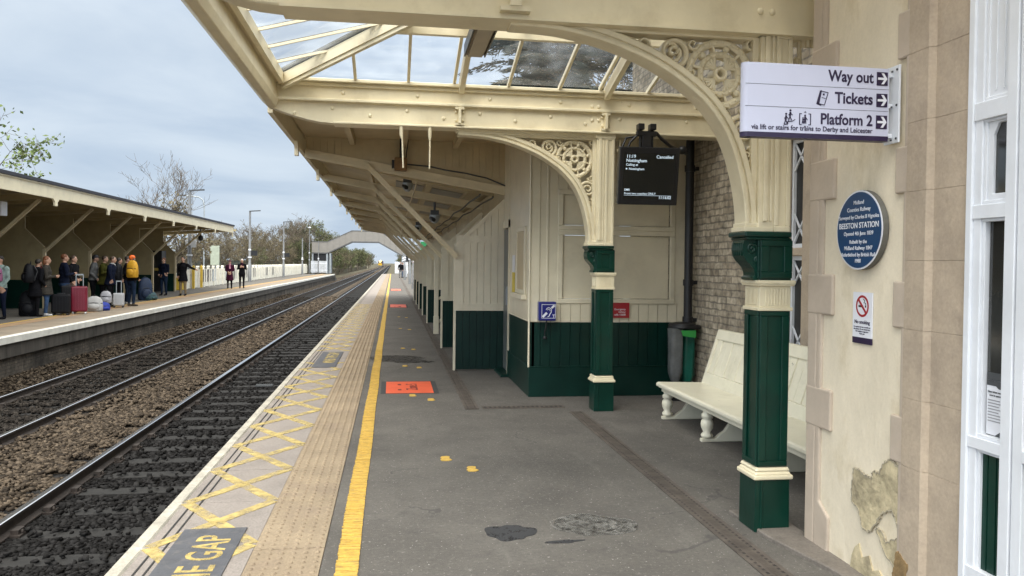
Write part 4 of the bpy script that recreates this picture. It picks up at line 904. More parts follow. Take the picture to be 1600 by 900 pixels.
# notice inside the window
t = thing('window_notice', 'white printed notice with dark swoosh behind the bay window glass', 'notice', (2.295, 2.75, .87))
m = MB(); m.box(2.2935, 2.2955, 2.700, 2.797, .865, 1.075); m.build('sheet', WHITE, t)
m = MB(); m.prism([(2.797,1.075),(2.700,1.075),(2.700,1.052),(2.715,1.045),(2.735,1.045),(2.75,1.055),(2.797,1.055)], 0, 2.2925, 2.2935); m.box(2.2925,2.2955,2.700,2.797,1.0755,1.105); m.build('swoosh', GREYD, t); m = MB(); m.prism([(2.70,.865),(2.75,.865),(2.735,.875),(2.72,.885),(2.70,.885)], 0, 2.2925, 2.2935); m.build('swoosh', GREYD, t)
for s_, z in (('New ticket machines', 1.028),('now in operation',1.015)): lettering(s_, (2.292, 2.745, z), FACE_WEST, .0105, GREYD, t, 'CENTER', .01)
m = MB()
for k in range(8): m.box(2.2925, 2.2932, 2.708+rng.uniform(0,.03), 2.79, .997-k*.0115, 1.001-k*.0115)
m.build('text_lines', paint('grey_print', (.3,.3,.32), .5), t)

# ------------------------------------------------------------------ things on the walls
t = thing('direction_sign', 'white hanging sign reading Way out, Tickets and Platform 2 with arrows', 'sign', (1.9, 3.36, 2.08))
m = MB(); m.box(1.545, 2.215, 3.345, 3.395, 2.10, 2.405); m.tube([(1.545,3.37,2.10),(1.545,3.37,2.405)], .0255, 16); 
m.build('panel', paint('lilac_white_enamel', (.55,.56,.68), .3, .03, 2), t)
m = MB(); m.box(1.545, 2.216, 3.3445, 3.3955, 2.078, 2.10); m.tube([(1.545,3.37,2.078),(1.545,3.37,2.0995)], .026, 16); m.build('bottom_band', PURPLE, t)
yF = 3.3435
m = MB()
for z in (2.31, 2.212): m.box(1.53, 2.215, 3.344, 3.346, z, z+.0015)
m.build('divider_lines', GREYD, t)
for z in (2.358, 2.261, 2.163):
    ar = MB(); aw = MB(); ar.box(2.155, 2.208, 3.3425, 3.345, z-.03, z+.03)
    aw.box(2.160, 2.196, 3.3405, 3.3425, z-.005, z+.005)
    for s in (-1, 1): aw.prism([(2.182,z+s*.025),(2.192,z+s*.025),(2.205,z),(2.195,z-s*.003),(2.174,z+s*.025)] if 0 else [(2.176,z+s*.0245),(2.188,z+s*.0245),(2.2045,z+s*.0),(2.1925,z+s*.0)], 1, 3.3400, 3.3425)
    ar.build('arrow_square', PURPLE, t); aw.build('arrow', WHITE, t)
lettering('Way out', (2.138, yF, 2.338), FACE_CAM, .070, PURPLE, t, 'RIGHT', .022, sx=.87)
lettering('Tickets', (2.138, yF, 2.241), FACE_CAM, .070, PURPLE, t, 'RIGHT', .022, sx=.9)
lettering('Platform 2', (2.138, yF, 2.145), FACE_CAM, .068, PURPLE, t, 'RIGHT', .022, sx=.88)
lettering('via lift or stairs for trains to Derby and Leicester', (2.138, yF, 2.112), FACE_CAM, .0315, PURPLE, t, 'RIGHT', .012, sx=.93)
ic = MB()
def icbox(x0, x1, z0, z1): ic.box(x0, x1, 3.3425, 3.344, z0, z1)
def icl(a, b, w=.004): ic.beam((a[0],3.343,a[1]),(b[0],3.343,b[1]), .0015, w, up=(-(b[1]-a[1]),0,b[0]-a[0]))
tk = [(1.868,2.236),(1.885,2.291),(1.92,2.285),(1.903,2.229)]
for i in range(4): icl(tk[i], tk[(i+1)%4], .003)
ic.prism([(1.864,2.233),(1.881,2.293),(1.890,2.294),(1.878,2.231)], 1, 3.3425, 3.344)
ic.prism([(1.864,2.233),(1.885,2.226),(1.89,2.232),(1.872,2.238)], 1, 3.3425, 3.344)
icl((1.888,2.263),(1.908,2.258), .002); icbox(1.895,1.903,2.272,2.28)
ic.build('ticket_pictogram', PURPLE, t); ic = MB()
for (px, pz) in ((1.722,2.15),(1.742,2.166)):
    ic.ball((px,3.3435,pz+.033), (.005,.001,.005), 8, 5); icl((px,pz+.026),(px-.002,pz+.006), .008); icl((px-.002,pz+.006),(px-.009,pz-.012)); icl((px-.002,pz+.006),(px+.006,pz-.010)); icl((px,pz+.022),(px+.010,pz+.012), .003); icl((px,pz+.022),(px-.009,pz+.012), .003)
icl((1.712,2.136),(1.730,2.138)); icl((1.730,2.138),(1.730,2.150)); icl((1.730,2.150),(1.752,2.152)); icl((1.752,2.152),(1.765,2.16), .003)
ic.build('stairs_pictogram', PURPLE, t); ic = MB()
for s in (-1, 1):
    icbox(1.812+s*.026-.002, 1.812+s*.026+.002, 2.137, 2.188); icbox(*sorted((1.812+s*.026, 1.812+s*.016)), 2.137, 2.140); icbox(*sorted((1.812+s*.026, 1.812+s*.016)), 2.185, 2.188)
for (px, k) in ((1.812,1.),(1.802,.7)):
    z = 2.143; ic.ball((px,3.3435,z+.036*k), (.0045*k,.001,.0045*k), 8, 5); icl((px,z+.031*k),(px,z+.014*k), .009*k); icl((px-.002,z+.014*k),(px-.004,z)); icl((px+.002,z+.014*k),(px+.004,z)); icl((px+.003,z+.028*k),(px+.011,z+.016*k), .003)
ic.prism([(1.806,2.192),(1.818,2.192),(1.812,2.198)], 1, 3.3425, 3.344); ic.prism([(1.806,2.133),(1.818,2.133),(1.812,2.127)], 1, 3.3425, 3.344)
ic.build('lift_pictogram', PURPLE, t)
m = MB(); m.box(2.243, 2.2525, 3.31, 3.42, 2.07, 2.42)
for z in (2.105, 2.24, 2.38): m.box(2.214, 2.243, 3.355, 3.385, z-.01, z+.01)
m.box(2.215, 2.222, 3.35, 3.39, 2.075, 2.41); b_ = m.build('mounting_plate', WHITEP, t, bevel=.002)
for z in (2.09,2.24,2.40):
    m = MB(); m.ball((2.241,3.325,z), (.004,.006,.006), 8, 5); m.build('bolt', GREYD, b_)
    m = MB(); m.ball((2.235,3.352,z-.005), .005, 8, 5); m.build('bolt', GREYD, b_)

t = thing('heritage_plaque', 'round blue heritage plaque reading Beeston Station on the cream wall', 'plaque', (2.26, 3.59, 1.49))
def disc(m, x0, x1, r, n=48, mi=0, c=(3.59,1.687)): m.prism([(c[0]+r*math.cos(6.28318*i/n), c[1]+r*math.sin(6.28318*i/n)) for i in range(n)], 0, x0, x1, mi)
m = MB(); disc(m, 2.235, 2.268, .193); m.build('backing', paint('plaque_edge', (.12,.115,.1), .6), t, bevel=.003)
m = MB(); disc(m, 2.2335, 2.236, .192); m.build('white_rim', WHITE, t)
m = MB(); disc(m, 2.2315, 2.2345, .184); m.build('blue_face', BLUE, t)
for (s_, z, sz, b_) in (('Midland',1.812,.028,0),('Counties Railway',1.778,.028,0),('Surveyed by Charles B Vignoles',1.742,.0262,0),('BEESTON STATION',1.697,.0385,.008),('Opened 4th June 1839',1.662,.027,0),('Rebuilt by the',1.622,.026,0),('Midland Railway 1847',1.591,.027,0),('Refurbished by British Rail',1.559,.0265,0),('1988',1.529,.026,0)):
    lettering(s_, (2.231, 3.59, z), FACE_WEST, sz, WHITE, t, 'CENTER', .004+b_)

t = thing('no_smoking_notice', 'small white No smoking notice on the cream wall below the plaque', 'notice', (2.26, 3.59, 1.13))
m = MB(); m.box(2.2625, 2.268, 3.512, 3.672, 1.165, 1.385); m.build('sheet', WHITE, t)
m = MB(); m.box(2.262, 2.2675, 3.512, 3.672, 1.135, 1.165); m.build('bottom_band', PURPLE, t)
m = MB(); cy, cz = 3.592, 1.318; n = 40
vs = [(2.2615, cy+r*math.cos(6.28318*i/n), cz+r*math.sin(6.28318*i/n)) for r in (.053,.042) for i in range(n)]; vs += [(2.2635, p[1], p[2]) for p in vs]
m.add(vs, [(i,(i+1)%n,(i+1)%n+n,i+n) for i in range(n)]+[(2*n+i,2*n+(i+1)%n,(i+1)%n,i) for i in range(n)])
m.beam((2.2612,cy+.034,cz+.034),(2.2612,cy-.034,cz-.034), .002, .011, up=(0,-1,1)); m.build('red_ring', REDP, t)
m = MB(); m.box(2.2617, 2.2622, cy-.006, cy+.032, cz-.006, cz+.004); m.box(2.2617, 2.2622, cy-.032, cy-.022, cz-.006, cz+.004)
m.tube([(2.262,cy-.03,cz+.005),(2.262,cy-.027,cz+.015),(2.262,cy-.014,cz+.017),(2.262,cy-.02,cz+.028),(2.262,cy-.008,cz+.034)], .0022, 5); m.build('cigarette', BLACK, t)
lettering('No smoking', (2.2618, cy, 1.232), FACE_WEST, .026, PURPLE, t, 'CENTER', .012)
lettering('It is against the law to smoke on', (2.2618, cy, 1.213), FACE_WEST, .0105, PURPLE, t, 'CENTER'); lettering('this station. Do not smoke here.', (2.2618, cy, 1.202), FACE_WEST, .0105, PURPLE, t, 'CENTER'); lettering('This includes e-cigarettes.', (2.2618, cy, 1.191), FACE_WEST, .0105, PURPLE, t, 'CENTER'); lettering('Thank you', (2.2618, cy, 1.180), FACE_WEST, .0105, PURPLE, t, 'CENTER')

# bench against the brick wall
t = thing('platform_bench', 'long pale cream bench with turned legs and boarded back against the brick wall', 'bench', (3, 6, 0))
Y0, Y1 = 4.4, 7.62
m = MB(); m.prism([(2.60,.315),(2.60,.345),(2.62,.355),(3.10,.345),(3.10,.315)], 1, Y0, Y1); m.box(2.645, 2.675, Y0+.03, Y1-.03, .262, .315); m.box(2.60+.02, 2.645, Y0+.01, Y1-.01, .30, .315); m.build('seat', BENCH, t, bevel=.007, seg=2)
m = MB()
def bk(f, z): return 3.08+.17*(z-.34)/.53+f
def brd(y0, y1, z0, z1, f, th): m.add([(bk(f,z0),y0,z0),(bk(f,z1),y0,z1),(bk(f,z1),y1,z1),(bk(f,z0),y1,z0),(bk(f+th,z0),y0,z0),(bk(f+th,z1),y0,z1),(bk(f+th,z1),y1,z1),(bk(f+th,z0),y1,z0)], [(0,1,2,3),(7,6,5,4),(0,4,5,1),(1,5,6,2),(2,6,7,3),(3,7,4,0)])
brd(Y0, Y1, .78, .875, -.012, .05); brd(Y0, Y1, .34, .45, -.012, .04); brd(Y1-.05, Y1, .45, .78, -.012, .04)
n = 26
for i in range(n):
    a = Y0+(Y1-.05-Y0)*i/n; w_ = (Y1-.05-Y0)/n; brd(a+.004, a+w_-.004, .45, .78, 0 if i%2 else .004, .02)
brd(Y0, Y1, .44, .79, .012, .012)
m.build('backrest', BENCH, t, bevel=.005, seg=2)
for y in (7.52, 6.52, 5.5, 4.5):
    m = MB(); m.lathe([(.034,.03),(.05,.045),(.052,.06),(.032,.085),(.05,.12),(.055,.15),(.05,.18),(.034,.2),(.05,.21),(.05,.235),(.034,.25),(.046,.275),(.046,.315)], (2.685,y,0), 14); m.build('turned_leg', BENCH, t)
    m = MB(); m.prism([(2.63,.0),(3.15,.0),(3.15,.3),(3.05,.3),(2.98,.26),(2.96,.2),(2.92,.165),(2.88,.15),(2.84,.09),(2.79,.06),(2.76,.032),(2.63,.03)], 1, y-.025, y+.025); m.build('leg_bracket', BENCH, t, bevel=.005)

# downpipe with hopper
t = thing('downpipe', 'black rainwater downpipe with hopper head at the brick corner', 'downpipe', (3.3, 8.62, 0))
m = MB(); m.tube([(3.30,8.62,.05),(3.30,8.62,3.05)], .048, 14)
for z in (.9, 1.32, 2.6): m.tube([(3.30,8.62,z-.035),(3.30,8.62,z+.035)], .06, 14); m.box(3.3, 3.42, 8.6, 8.64, z-.02, z+.02)
m.build('pipe', BLACK, t)
m = MB(); m.prism([(3.19,3.22),(3.40,3.22),(3.38,3.07),(3.35,3.0),(3.25,3.0),(3.2,3.07)], 1, 8.5, 8.74); m.build('hopper', BLACK, t, bevel=.012)

# departures screen hung from the girder
t = lthing('departure_screen', 'black hanging departures screen showing the Nottingham train cancelled', 'screen', (2.475, 7.62, 2.105), rz=R(-2))
tl = math.radians(6)
def tilt(o): o.rotation_euler = (-tl, 0, 0)
sc = MB(); sc.box(-.30, .30, -.02, .07, 0, .56); so = sc.build('casing', BLACK, t, bevel=.008); 
m = MB(); m.box(-.255, .255, -.0225, -.02, .055, .50); m.build('display', paint('dark_display', (.012,.013,.012), .25, .05), so)
for (s_, x, z, sz, al) in (('11:19',-.235,.455,.043,'LEFT'),('Nottingham',-.235,.415,.043,'LEFT'),('Cancelled',.235,.455,.043,'RIGHT'),('Calling at',-.235,.378,.032,'LEFT'),('Nottingham',-.205,.338,.032,'LEFT'),('EMR',-.24,.135,.03,'LEFT'),('Front two coaches ONLY',-.24,.10,.03,'LEFT'),('11:16:02',.235,.062,.037,'RIGHT')):
    o = lettering(s_, (x, -.0235, z), FACE_CAM, sz, SCRT, so, al, .006)
m = MB(); m.box(-.24, .235, -.0235, -.0225, .09, .0925); m.ball((-.228,-.023,.348), (.008,.001,.008), 10, 5); m.build('rule_line', SCRT, so)
so.rotation_euler = (R(9), 0, 0)
m = MB()
for x in (-.06, .06):
    m.tube([(x,.05,.50),(x,.05,.80)], .014, 8); m.box(x-.03, x+.03, .0, .1, .74, .80)
m.box(-.1, .1, .02, .08, .68, .73); m.box(-.045, .045, .02, .09, .52, .7)
m.build('hanging_bracket', BLACK, t, bevel=.004)
m = MB(); m.tube([(.1,.05,.72),(.16,.06,.66),(.26,.1,.6),(.42,.3,.585),(.6,.6,.6)], .017, 7); m.tube([(-.1,.05,.68),(-.16,.05,.62),(-.19,.05,.55)], .013, 6); m.tube([(-.09,.08,.68),(-.2,.06,.66),(-.25,.05,.55)], .011, 6); m.ball((.47,.35,.6), (.05,.05,.045)); m.build('cables', BLACK, t)

# help loop box, red notice, door sticker
t = thing('hearing_loop_box', 'royal blue hearing loop help box on the panelled wall', 'help point', (1.735, 8.87, .86))
m = MB(); m.box(1.63, 1.83, 8.82, 8.918, .872, 1.085); m.build('box', BLUEB, t, bevel=.01, seg=2)
m = MB(); y_ = 8.8185
for (a, b, c, d) in ((1.662,1.822,1.052,1.057),(1.662,1.822,.899,.904),(1.662,1.667,.904,1.052),(1.817,1.822,.904,1.052)): m.box(a, b, y_, y_+.002, c, d)
m.beam((1.675,y_,.915),(1.722,y_,.962), .002, .026, up=(-1,0,1)); m.beam((1.775,y_,1.015),(1.808,y_,1.045), .002, .022, up=(-1,0,1))
ear = [(1.713,.995),(1.722,1.012),(1.742,1.02),(1.765,1.012),(1.776,.99),(1.77,.965),(1.755,.945),(1.748,.925),(1.732,.918)]
m.tube([(x,y_,z) for x, z in ear], .0045, 5); m.tube([(1.726,y_,.992),(1.738,y_,1.003),(1.755,y_,.998),(1.76,y_,.98)], .0035, 5)
m.build('ear_symbol', WHITE, t); lettering('T', (1.785, 8.8175, .907), FACE_CAM, .05, WHITE, t, 'LEFT', .02)
m = MB(); m.tube([(1.73,8.87,.87),(1.725,8.87,.80),(1.71,8.885,.74),(1.715,8.89,.70)], .008, 6); m.lathe([(.02,0),(.028,.012),(.02,.03)], (1.715,8.885,.66), 10); m.build('cable', BLACK, t)
t = thing('red_notice', 'red notice with white lines of text, half hidden behind the farther column', 'notice', (2.57, 8.9, .9))
m = MB(); m.box(2.43, 2.705, 8.905, 8.915, .90, 1.075); m.build('plate', REDP, t)
for s_, z in (('Emergency', .99), ('railway', .96), ('calls 15000', .928)): lettering(s_, (2.66, 8.9045, z), FACE_CAM, .03, WHITE, t, 'RIGHT', .01)
t = thing('door_sticker', 'narrow yellow and white safety sticker on the waiting room side wall near the door', 'sticker', (1.54, 10.25, 1.1))
m = MB(); m.box(1.548, 1.553, 10.12, 10.32, 1.10, 1.40); m.build('yellow_part', paint('sticker_yellow', (.65,.5,.04), .5), t); m = MB(); m.box(1.548, 1.553, 10.12, 10.32, 1.40, 1.62); m.build('white_part', WHITE, t)

# litter bin hoop with clear and green bags
t = thing('litter_bin', 'black hoop litter bin holding clear and green bags beside the downpipe', 'bin', (3.2, 8.45, 0))
CLEARB = paint('clear_grey_bag', (.11,.115,.115), .25, .15, 9, .5, 14); GRB = paint('green_bag', (.008,.10,.07), .3, .15, 9, .5, 14)
m = MB(); m.tube([(3.22+.17*math.cos(a*.5236), 8.5+.13*math.sin(a*.5236), .83) for a in range(13)], .022, 6); m.lathe([(.14,.83),(.155,.85),(.14,.87),(.05,.885)], (3.2,8.52,0), 16); m.build('hoop_lid', BLACK, t)
def bag(cx, cy, r, z0, z1, mt, nm):
    m = MB(); pr = []
    vs = []; n = 18; k = 9
    for i in range(k):
        f = i/(k-1); z = z1+(z0-z1)*f; rr = r*(1-.12*f) if f < .8 else r*(1-.12*f)*(1-(f-.8)*4.2)
        for j in range(n):
            a = 6.283*j/n; q = rr*(1+.13*math.sin(5*a+2*f)+.06*math.sin(9*a-5*f)); vs.append((cx+q*math.cos(a), cy+q*math.sin(a), z))
    m.add(vs, [(i*n+j, i*n+(j+1)%n, (i+1)*n+(j+1)%n, (i+1)*n+j) for i in range(k-1) for j in range(n)], 0, True); m.build(nm, mt, t)
bag(3.11, 8.47, .085, .16, .82, CLEARB, 'clear_bag'); bag(3.27, 8.52, .08, .12, .8, GRB, 'green_bag')
m = MB(); m.prism([(3.13,.80),(3.3,.80),(3.3,.72),(3.15,.74)], 1, 8.36, 8.368); m.build('green_flap', paint('bright_green_flap', (.03,.25,.05), .4), t)
m = MB(); m.tube([(3.2,8.62,0),(3.2,8.62,.86)], .022, 8); m.box(3.08,3.32,8.52,8.7,0,.02); m.build('stand', BLACK, t)

# canopy fittings
t = thing('speaker_box', 'small brown loudspeaker box on the first tie beam of the timber canopy', 'loudspeaker', (.1, 11.0, 2.75))
OLD = paint('brown_speaker', (.21,.115,.04), .6, .2)
m = MB(); m.box(.015, .185, 10.95, 11.13, 2.76, 2.93); m.build('cabinet', OLD, t, bevel=.012)
m = MB(); m.box(-.02, .015, 11.0, 11.08, 2.79, 2.9); m.tube([(.1,11.05,2.93),(.1,11.05,3.2)], .018, 7); m.tube([(.17,11.1,2.9),(.2,11.12,3.2)], .008, 5); m.build('bracket', BLACK, t)
tag(MB().tube([(.19,11.12,2.86),(.5,11.13,2.84),(.7,11.13,2.80),(1.0,11.13,2.76),(1.3,11.13,2.70),(1.56,11.13,2.60)], .011, 6).build('conduit_cable', GREYD), 'thin dark cable drooping along the first tie beam from the speaker box', 'cable')
def cctv(x, y, z, label):
    t = thing('security_camera', label, 'camera', (x, y, z), 'security cameras under the near canopy')
    m = MB(); m.box(x-.07, x+.07, y-.06, y+.06, z+.12, z+.2); m.tube([(x,y,z+.2),(x,y,z+.34)], .02, 7); m.build('mount', GREYD, t)
    m = MB(); m.lathe([(.03,-.02),(.07,.02),(.085,.07),(.09,.12)], (x,y,z), 14); m.build('dome', GREY, t)
    m = MB(); m.tube([(x-.02,y-.14,z+.03),(x-.06,y-.02,z+.07)], .035, 8); m.build('lens_tube', BLACK, t)
for i, (x, z) in enumerate(((.32, 2.62), (1.2, 2.47), (1.38, 2.44))):
    tag(MB().tube([(x,11.1,z)]+[(x+.015*math.sin(k*1.7), 11.2+k*1.5, z+(.02 if k%2 else -.012)) for k in range(16)], .013, 5).build('conduit', GREYD if i else CREAMD), ['cream conduit running along under the near canopy beams, nearest the track', 'dark conduit running under the near canopy beams close to the wall', 'dark conduit tucked right against the wall under the near canopy'][i], 'conduit')
cctv(.235, 13.3, 2.70, 'dome security camera hanging under the near canopy close to the speaker box'); cctv(.70, 13.6, 2.20, 'dome security camera hanging lower beside the struts of the near canopy'); cctv(.62, 19.5, 2.3, 'small security camera farther along under the near canopy')

# ------------------------------------------------------------------ markings on the platform
PANELG = paint('dark_grey_panel_paint', (.085,.087,.098), .7, .12, 8, .3, 60, dirt=(.2,.18,.16), dirt_amt=.6, dscale=12)
def gap(y0, y1, txt, label):
    t = thing('gap_warning', label, 'painted warning', (-.955, (y0+y1)/2, .0), 'dark grey warning panels on the edge slabs')
    m = MB(); m.box(-1.125, -.79, y0, y1, .004, .0095); m.build('panel', PANELG, t)
    lettering(txt, (-.845, y1-.12, .0105), FLAT90, .25, YELF, t, 'RIGHT', .012, sx=.80)
gap(2.55, 4.63, 'MIND THE GAP', 'dark grey floor panel with yellow GAP lettering at the bottom of the view'); gap(11.6, 13.6, 'MIND THE GAP', 'small looking dark grey floor panel farther along the edge slabs')
ORANGE = paint('orange_floor_vinyl', (.80,.13,.055), .5, .08, 5, dirt=(.45,.12,.08), dirt_amt=.3)
DKMAT = paint('dark_vinyl_ground', (.05,.05,.05), .8)
def mat_(y0, y1, txt, label, x0=-.06, x1=.49):
    t = thing('floor_sign', label, 'floor sign', ((x0+x1)/2, (y0+y1)/2, 0), 'orange zone signs stuck to the tarmac')
    m = MB(); m.box(x0-.06, x1+.06, y0-.02, y1+.05, 0, .003); m.build('dark_surround', DKMAT, t)
    m = MB(); m.box(x0, x1, y0, y1, .0028, .006); m.build('orange_panel', ORANGE, t)
    lettering(txt, (x0+.37, y0+.22, .0068), FLAT90, .19, REDD, t, 'LEFT', .01, sx=.85)
    m = MB(); m.box(x0+.14, x0+.18, y0+.2, y0+.28, .006, .0068); m.box(x0+.14, x0+.18, y0+.6, y0+.68, .006, .0068); m.build('dots', REDD, t)
REDD = paint('dark_maroon_print', (.10,.02,.02), .6)
mat_(9.27, 10.16, 'Zone 5', 'bright orange floor sign with dark Zone lettering, nearest the camera'); mat_(27.3, 29.2, 'Zone 4', 'faded orange floor sign in the middle distance beside the yellow line'); mat_(44, 46.5, 'Zone 3', 'farthest small orange floor sign near the end of the canopy')
def footprints(pts, label):
    t = thing('footprint_marking', label, 'floor marking', (pts[0][0], pts[0][1], 0), 'pairs of yellow footprints painted on the tarmac')
    for x, y in pts:
        m = MB(); s = .9
        P_ = [(-.04,-.075),(-.048,-.02),(-.035,.0),(-.045,.04),(-.03,.078),(.01,.085),(.035,.07),(.03,.04),(.018,.015),(.03,-.01),(.045,-.05),(.02,-.08)]
        m.prism([(x+a*s+rng.uniform(-.003,.003), y+b*s) for a, b in P_], 2, 0, .0045); m.build('footprint', YEL, t)
footprints([(.423,6.13),(.593,5.80)], 'pair of yellow footprints nearest the camera, in the open tarmac')
footprints([(.245,9.12),(.44,8.82)], 'pair of yellow footprints right in front of the near orange sign')
footprints([(.20,11.75),(.40,11.55)], 'pair of yellow footprints just beyond the near orange sign'); footprints([(.20,14.2),(.38,14.0)], 'pair of yellow footprints farther on, past the dark tarmac stain')
footprints([(.2,18.5),(.4,18.2)], 'faint pair of yellow footprints short of the middle orange sign'); footprints([(.2,22.5),(.4,22.2)], 'faintest pair of yellow footprints close to the middle orange sign')
def blob(cx, cy, rx, ry, z, mt, nm, label, cat, seed, amp=.2, n=44, ring=None):
    r = random.Random(seed); ph = [r.uniform(0,6.28) for _ in range(9)]; P_ = []
    for i in range(n):
        a = 6.28318*i/n; q = 1+sum(amp/(k+1.5)*math.sin((k+2)*a+ph[k]) for k in range(9)); P_.append((cx+rx*q*math.cos(a), cy+ry*q*math.sin(a)))
    m = MB(); m.prism(P_, 2, 0, z); return tag(m.build(nm, mt), label, cat)
def stainmat(name, col, thr, amt):
    m = bpy.data.materials.new(name); m.use_nodes = True; ns, ls = nodes(m); b = ns['Principled BSDF']; b.inputs['Roughness'].default_value = .85; b.inputs['Base Color'].default_value = (*col, 1)
    tr = ns.new('ShaderNodeBsdfTransparent'); mx = ns.new('ShaderNodeMixShader'); t = ns.new('ShaderNodeTexCoord'); n = ns.new('ShaderNodeTexNoise'); n.inputs['Scale'].default_value = 14; n.inputs['Detail'].default_value = 8; n.inputs['Roughness'].default_value = .7
    ls.new(t.outputs['Object'], n.inputs['Vector']); mr = ns.new('ShaderNodeMapRange'); mr.inputs[1].default_value = thr-.12; mr.inputs[2].default_value = thr+.12; mr.inputs[4].default_value = amt; ls.new(n.outputs[0], mr.inputs[0])
    ls.new(mr.outputs[0], mx.inputs[0]); ls.new(tr.outputs[0], mx.inputs[1]); ls.new(b.outputs[0], mx.inputs[2]); ls.new(mx.outputs[0], ns['Material Output'].inputs[0]); return m
DST = stainmat('dark_oil_stain', (.035,.035,.037), .36, .95); PST = stainmat('pale_cement_stain', (.24,.23,.21), .5, .7); DST2 = stainmat('dark_damp_patch', (.07,.065,.06), .55, .4)
blob(.665, 4.40, .125, .14, .003, DST, 'oil_stain', 'dark round oil stain on the tarmac at the bottom of the view', 'stain', 4, .2)
PST2 = stainmat('paler_scrape', (.29,.28,.255), .5, .55)
cem = blob(1.17, 4.48, .24, .19, .003, PST, 'cement_stain', 'pale swirled cement stain on the tarmac near the drain', 'stain', 9, .12)
blob(.93, 4.22, .10, .022, .003, DST, 'tar_streak', 'thin dark tar streak between the oil stain and the pale swirl', 'stain', 2, .25)
blob(.12, 12.6, .5, .45, .003, DST2, 'damp_patch', 'broad dark damp patch across the tarmac beyond the orange sign', 'stain', 5, .3)
for (r, w_) in ((.135,.016),(.09,.012),(.175,.010)):
    m = MB(); n = 60; vs = []
    for i in range(n):
        q = 6.28318*i/n
        for s_ in (-1, 1): vs.append((1.13+(r*1.2+s_*w_/2)*math.cos(q)+.02*math.sin(2*q), 4.47+(r*.95+s_*w_/2)*math.sin(q), .0046))
    m.add(vs, [(2*i, 2*i+1, (2*i+3)%(2*n), (2*i+2)%(2*n)) for i in range(n)]); m.build('scrape_ring', PST2, cem)
# ================================================================== OPPOSITE SHELTER
t = thing('platform_shelter', 'long cream timber shelter with toothed fascia and dark roof on the opposite platform', 'shelter', (-10.5, 30, 0))
FX, SX, BX = -8.6, -10.4, -12.5
TL = [15.0+3.68*k for k in range(9)]   # 15.0 .. 44.4 ; trusses
SY0, SY1 = 12, 45.2
m = MB(); m.box(FX, FX+.05, SY0, SY1, 3.04, 3.34); m.box(FX, FX+.09, SY0, SY1, 3.34, 3.37)
for y in (14.8,18.5,22.1,25.95,29.6,33.3,37.0,40.8): m.prism([(y-.2,3.045),(y+.2,3.045),(y+.08,2.96),(y+.07,2.86),(y-.07,2.86),(y-.08,2.96)], 0, FX+.002, FX+.052)
m.box(FX+.0,FX+.05,SY1-.1,SY1,2.82,3.05); m.build('fascia', CREAM, t)
m = MB(); m.add([(FX-.02,SY0,3.37),(BX-.3,SY0,3.05),(BX-.3,SY1,3.05),(FX-.02,SY1,3.37),(FX+.12,SY0,3.45),(BX-.3,SY0,3.12),(BX-.3,SY1,3.12),(FX+.12,SY1,3.45)], [(0,1,2,3),(4,5,6,7),(0,1,5,4),(1,2,6,5),(2,3,7,6),(3,0,4,7)]); m.box(FX+.05, FX+.13, SY0, SY1, 3.375, 3.455); m.build('roof', FELT, t)
SHC = paint('shaded_shelter_cream', (.36,.29,.155), .55, .08, 3, dirt=(.2,.15,.08), dirt_amt=.4)  # cream darkened to put the shelter's interior shade into the colour
m = MB(); m.add([(FX,SY0,3.30),(BX,SY0,2.98),(BX,SY1,2.98),(FX,SY1,3.30),(FX,SY0,3.33),(BX,SY0,3.02),(BX,SY1,3.02),(FX,SY1,3.33)], [(0,1,2,3),(4,5,6,7),(0,1,5,4),(1,2,6,5),(2,3,7,6),(3,0,4,7)]); m.build('roof_boarding', SHC, t)
m = MB(); m.box(BX-.1, BX, SY0, 40.4, .86, 3.0); 
for y in [13+.25*k for k in range(110)]: m.box(BX, BX+.006, y, y+.2, .87, 3.0)
m.build('rear_wall', SHC, t)
m = MB(); m.box(BX-.1, BX+.012, SY0, 40.4, 0, .86); m.build('rear_dado', GREEN, t)
sw = MB()
for y in (16.9,20.6,24.3,28,31.6,35.3,39):
    sw.box(BX, BX+.04, y-.5, y+.5, 2.3, 2.75); 
sw.build('high_window', CREAMD, t)
dr = MB(); fr = MB()
for y in (18.9,22.4,26.2,29.9,33.6,37.2):
    dr.box(BX+.0, BX+.03, y-.42, y+.42, .0, 1.95); fr.box(BX, BX+.06, y-.5, y-.42, .88, 2.05); fr.box(BX, BX+.06, y+.42, y+.5, .88, 2.05); fr.box(BX, BX+.06, y-.5, y+.5, 1.95, 2.05)
fr.build('door_frame', CREAMD, t)
for k, y in enumerate(TL):
    m = MB(); m.beam((FX,y,3.16),(BX,y,2.86), .1, .15); m.build('tie_beam', SHC, t)
    m = MB(); m.beam((FX,y+1.84,3.22),(BX,y+1.84,2.91), .07, .1); m.build('rafter', SHC, t)
    if y < 43: m = MB(); m.beam((SX,y,1.72),(FX-.45,y,3.04), .08, .08, up=(0,1,0)); m.build('strut', CREAMD, t)
    if y < 41:
        m = MB(); zt = lambda x: 1.8+.95*(SX-x)
        top = [(SX,1.84),(SX-.55,2.38),(SX-.55,2.95),(BX,2.86)]
        m.prism([(BX,.86),(SX,.86)]+top, 1, y-.03, y+.03); m.prism([(SX,1.79),(SX+.02,1.84),(SX-.55,2.42),(SX-.55,2.36)], 1, y-.05, y+.05); m.build('screen', SHC, t)
        m = MB(); m.box(BX, SX, y-.032, y+.032, 0, .86); m.build('screen_dado', GREEN, t)
        m = MB(); m.box(SX-.05, SX+.03, y-.05, y+.05, 0, 1.8); m.build('post', CREAMD, t)
